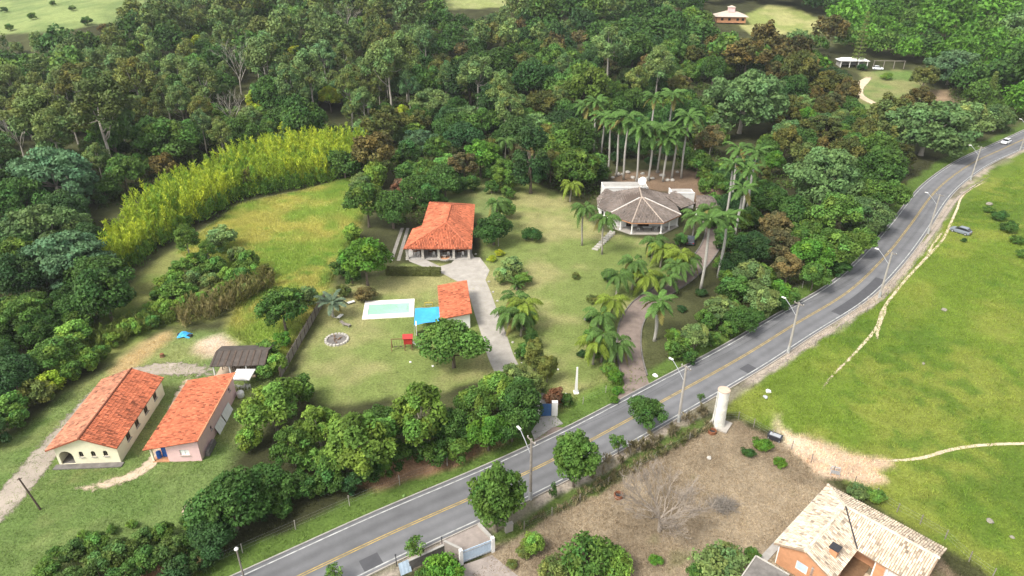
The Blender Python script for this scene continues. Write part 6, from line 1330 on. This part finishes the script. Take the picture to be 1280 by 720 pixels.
for s in range(2):
    a = MB()
    for k in range(10):
        x = L * (s * .5 + .5 * (k + .5) / 10); a.box((x, .02 * (k % 2), .95), (L / 20, .05, 1.7))
    part('leaf', a, M['gate_blue'], t)
a = MB(); a.bar((0, -.06, .3), (L, -.06, .3), .05, .08); a.bar((0, -.06, 1.6), (L, -.06, 1.6), .05, .08); part('rail', a, M['metal'], t)
for x in (-.2, L + .2): a = MB(); a.box((x, 0, 1.05), (.35, .35, 2.1)); part('pillar', a, M['white'], t)
gp, gq = T(676, 520), T(689, 520); d = gq - gp; L = d.length
t = thing('metal_gate', 'deep blue metal gate beside a white pillar at the concrete ramp', 'gate', gp, 0)
for s in range(2):
    a = MB()
    for k in range(5): a.box((L * (s * .5 + .1 * (k + .5)), .02 * (k % 2), 1.05), (L / 10.4, .05, 2.0))
    part('leaf', a, M['deep_blue'], t)
a = MB(); a.box((L + .45, .2, 1.15), (.8, .5, 2.3)); part('pillar', a, M['white'], t); a = MB(); a.box((-.3, .1, 1.15), (.4, .4, 2.3)); part('pillar', a, M['white'], t)
p = T(636, 664); a = MB(); a.box((0, 0, .55), (.9, .35, 1.1)); a.box((0, 0, 1.13), (1.0, .45, .08)); solo('meter_wall', a, M['pale_concrete'], 'small pale block wall under the clipped street tree', 'wall', p, R(25))
for (u, v, lb) in ((553, 686, 'thin dark post at the end of the concrete wall'), (496, 708, 'thin dark post beside the kerb below the sapling')):
    a = MB(); a.tube([(0, 0, -.1), (0, 0, 1.7)], .05, 6); a.box((0, 0, 1.72), (.16, .16, .06)); solo('marker_post', a, M['dark'], lb, 'post', T(u, v))
a = MB()
for k in range(6): a.add([(-.6 + .2 * k, .02 * (k % 2), 0), (-.4 + .2 * k, .02 * ((k + 1) % 2), 0), (-.4 + .2 * k, .5 + .02 * ((k + 1) % 2), 1.3), (-.6 + .2 * k, .5 + .02 * (k % 2), 1.3)], [(0, 1, 2, 3)])
solo('metal_sheet', a, M['gate_blue'], 'pale corrugated metal sheet leaning near the low wall', 'metal sheet', T(508, 717), R(30))
# steps and retaining stones at the octagonal house
t = thing('stone_steps', 'weathered stone steps climbing the lawn to the octagonal house', 'steps', T(744, 312))
q = T(765, 293) - T(744, 312)
for k in range(9): a = MB(); c = q * (k / 8.0); a.box((c.x, c.y, .12 + .03 * k), (1.3, .5, .24 + .06 * k), math.atan2(q.y, q.x) + R(90), taper=.95); part('step', a, M['stone'], t)

# ------------------------------------------------------------------ cars
def car(p, rz, paint, label, name='parked_car'):
    t = thing(name, label, 'car', p, rz); L, Wd = 4.1, 1.72
    def loft(secs):                                                  # (x, half width, z bottom, z top)
        vs = []; fs = []
        for x, w, z0, z1 in secs: vs += [(x, -w, z0), (x, -w * 1.0, (z0 + z1) / 2), (x, -w * .92, z1), (x, w * .92, z1), (x, w, (z0 + z1) / 2), (x, w, z0)]
        for i in range(len(secs) - 1):
            for k in range(6): fs.append((i * 6 + k, (i + 1) * 6 + k, (i + 1) * 6 + (k + 1) % 6, i * 6 + (k + 1) % 6))
        fs += [tuple(range(6)), tuple(range(len(secs) * 6 - 1, len(secs) * 6 - 7, -1))]; return MB().add(vs, fs)
    part('body', loft([(-2.05, .70, .35, .78), (-1.9, .82, .26, .90), (-1.1, .86, .24, .94), (.6, .86, .24, .95), (1.6, .83, .25, .84), (2.0, .72, .30, .70)]), paint, t)
    cb = part('cabin', loft([(-1.85, .70, .88, .95), (-1.35, .72, .90, 1.38), (-.9, .70, .90, 1.44), (.2, .68, .90, 1.43), (1.05, .74, .90, .97)]), M['glass'], t)
    part('roof', loft([(-1.35, .66, 1.36, 1.42), (-.9, .66, 1.42, 1.48), (.15, .64, 1.42, 1.47), (.35, .64, 1.36, 1.39)]), paint, cb)
    for x in (-1.3, 1.28):
        for y in (-.80, .80):
            a = MB(); a.tube([(x, y - .1, .31), (x, y + .1, .31)], .31, 14); wl = part('wheel', a, M['tyre'], t); a = MB(); s = .11 if y > 0 else -.11; a.tube([(x, y + s * .9, .31), (x, y + s, .31)], .19, 10); part('rim', a, M['metal'], wl)
    for y in (-.58, .58):
        a = MB(); a.box((1.97, y, .62), (.12, .3, .13)); part('headlight', a, M['lamp_white'], t); a = MB(); a.box((-2.02, y, .70), (.08, .24, .18)); part('taillight', a, M['lamp_red'], t)
    return t
tp = T(1252, 178); i = min(range(len(ROAD)), key=lambda k: (ROAD[k][0] - tp.x) ** 2 + (ROAD[k][1] - tp.y) ** 2); dr = Vector(ROAD[i + 2]) - Vector(ROAD[i - 2])
cp = Vector(ROAD[i]) + Vector((-dr.y, dr.x)).normalized() * 1.7; car((cp.x, cp.y, hz1(cp.x, cp.y) + .05), math.atan2(dr.y, dr.x) + math.pi, M['car_white'], 'white car driving down the road beside the umbrella trees', 'white_car')
car(T(1200, 291), R(128), M['car_silver'], 'silver car parked on the pasture beside the footpath')
car(T(863, 303), R(75), M['car_dark'], 'dark car parked on the drive under palms at the octagonal house')
cq_ = T(1097, 87); car(cq_, R(-20), M['car_white'], 'white car parked beside the carport pergola')

# ------------------------------------------------------------------ small things lying about
def rock(p, r, label, m='stone', group=None, seed=0):
    g = random.Random(seed); mb = MB(); n = 8; prof = ((.75, -.1), (1, .25), (.8, .6), (.35, .78)); vs = []
    for rr, z in prof:
        for k in range(n): a = 6.28 * k / n; q = r * rr * g.uniform(.8, 1.2); vs.append((q * math.cos(a), q * math.sin(a) * .85, z * r * g.uniform(.9, 1.1)))
    mb.add(vs, [(i * n + k, i * n + (k + 1) % n, (i + 1) * n + (k + 1) % n, (i + 1) * n + k) for i in range(3) for k in range(n)] + [tuple(range(3 * n, 4 * n))])
    return solo('boulder', mb, M[m], label, 'rock', p, g.uniform(0, 6), group)
for k, (u, v, r) in enumerate(((1236, 256, .8), (1180, 388, .5), (1154, 455, .28), (1237, 652, .42), (1265, 672, .25))): rock(T(u, v), r, 'pale boulder lying in the open pasture', 'dull_stone', 'boulders in the pasture', k)
rock(T(886, 573), .35, 'small pale rock in the dry lot below the water tank', 'stone', None, 31); rock(T(733, 400), .5, 'dark rock beside a bush on the lower lawn', 'dark_concrete', None, 32); rock(T(236, 640), .8, 'tan earth boulder at the foot of the dark tree row', 'dirt', None, 33)
for k in range(16):
    u = 600 + k * 2.4; v = 327 + k * 8.2; q = CD[-1 - min(len(CD) - 1, int(k * 3.2))]; 
    rock(Vector((q[0] + 2.7 + .2 * math.sin(k), q[1], 0)), .28, 'whitish edging stone along the concrete driveway', 'stone', 'edging stones of the concrete driveway', 50 + k)
def crate(p, rz, label): pass
p = T(968, 549); t = thing('metal_trough', 'dark metal feed trough standing at the lot fence', 'trough', p, R(-35))
a = MB(); a.box((0, 0, .35), (1.6, .9, .6), taper=1.1); a.box((0, 0, .68), (1.8, 1.05, .06)); part('tub', a, M['dark'], t); a = MB(); a.box((0, 0, .73), (1.35, .65, .02)); part('contents', a, M['metal'], t)
for x in (-.7, .7): a = MB(); a.box((x, 0, .25), (.08, .95, .5)); part('leg', a, M['metal'], t)
p = T(1043, 592); t = thing('metal_hurdle', 'grey folding metal hurdle by the sandy patch', 'hurdle', p, R(-20))
for s in (-1, 1):
    a = MB(); a.tube([(-.5, .05 * s, 1.0), (-.5, .5 * s, 0), (.5, .5 * s, 0), (.5, .05 * s, 1.0), (-.5, .05 * s, 1.0)], .035, 6); a.bar((-.5, .28 * s, .5), (.5, .28 * s, .5), .05); part('frame', a, M['metal'], t)
a = MB(); a.box((0, -.3, .45), (.9, .04, .5)); part('sheet', a, M['metal'], t)
p = T(231, 420); t = thing('tarp_heap', 'blue tarpaulin thrown over a heap at the yard edge', 'tarpaulin', p)
a = MB(); g = random.Random(8); n = 9; vs = [(-1 + 2 * i / (n - 1), -.7 + 1.4 * j / (n - 1), max(0, .75 * math.cos((i / (n - 1) - .5) * 2.7) * math.cos((j / (n - 1) - .5) * 2.7) + g.uniform(-.1, .12))) for i in range(n) for j in range(n)]
a.add(vs, [(i * n + j, (i + 1) * n + j, (i + 1) * n + j + 1, i * n + j + 1) for i in range(n - 1) for j in range(n - 1)]); part('sheet', a, M['tarp'], t)
a = MB(); a.box((.9, -.2, .2), (.8, .5, .4)); a.box((-1.0, .3, .15), (.5, .4, .3)); part('scrap', a, M['dark'], t)
p = T(203, 446); t = thing('tree_stump', 'brown stump standing on the grass of the yard', 'stump', p); a = MB(); a.lathe([(.4, 0), (.33, .2), (.3, .55)], 9); part('bole', a, M['wood'], t); a = MB(); a.lathe([(.29, .55), (.27, .57)], 9); part('cut_face', a, M['rust'], t)
for k, (u, v, r, m, lb) in enumerate(((960, 490, .45, 'white', 'white torn sack lying in the pasture grass'), (957, 497, .4, 'metal', 'grey scrap lump beside the white sack'), (819, 470, .45, 'white', 'white bag lying on the verge by the brick apron'), (505, 620, .25, 'green_shaft', 'small green bag on the verge below the tree row'))): rock(T(u, v), r, lb, m, None, 70 + k)
for k, (u, v) in enumerate(((513, 453), (541, 458), (697, 462), (708, 493))): rock(T(u, v), .22, 'small white stone on the mown lawn', 'white', 'white stones on the lawn', 80 + k)
for k in range(14): rock(T(766 + 6.2 * k, rng.uniform(215, 226)), rng.uniform(.45, .95), 'pale rock in the heap under the royal palms', 'stone', 'rock heap under the royal palms', 100 + k)

# ------------------------------------------------------------------ haze: thin even air over the whole place
hm = bpy.data.materials.new('haze'); hm.use_nodes = True; ht = hm.node_tree; ht.nodes.clear()
hv = ht.nodes.new('ShaderNodeVolumePrincipled'); hv.inputs['Density'].default_value = .00011; hv.inputs['Color'].default_value = (.90, .94, 1, 1); hv.inputs['Anisotropy'].default_value = .2
ho = ht.nodes.new('ShaderNodeOutputMaterial'); ht.links.new(hv.outputs[0], ho.inputs['Volume'])
hb = MB(); zt = float(max(ZZ.max(), CAM_H)) + 25; hb.box((0, 4200, (zt - 45) / 2), (12400, 9900, zt + 45))
o = link('haze', hb.mesh('haze'), hm); tag(o, 'thin pale haze in the air over the valley', 'haze', kind='stuff')
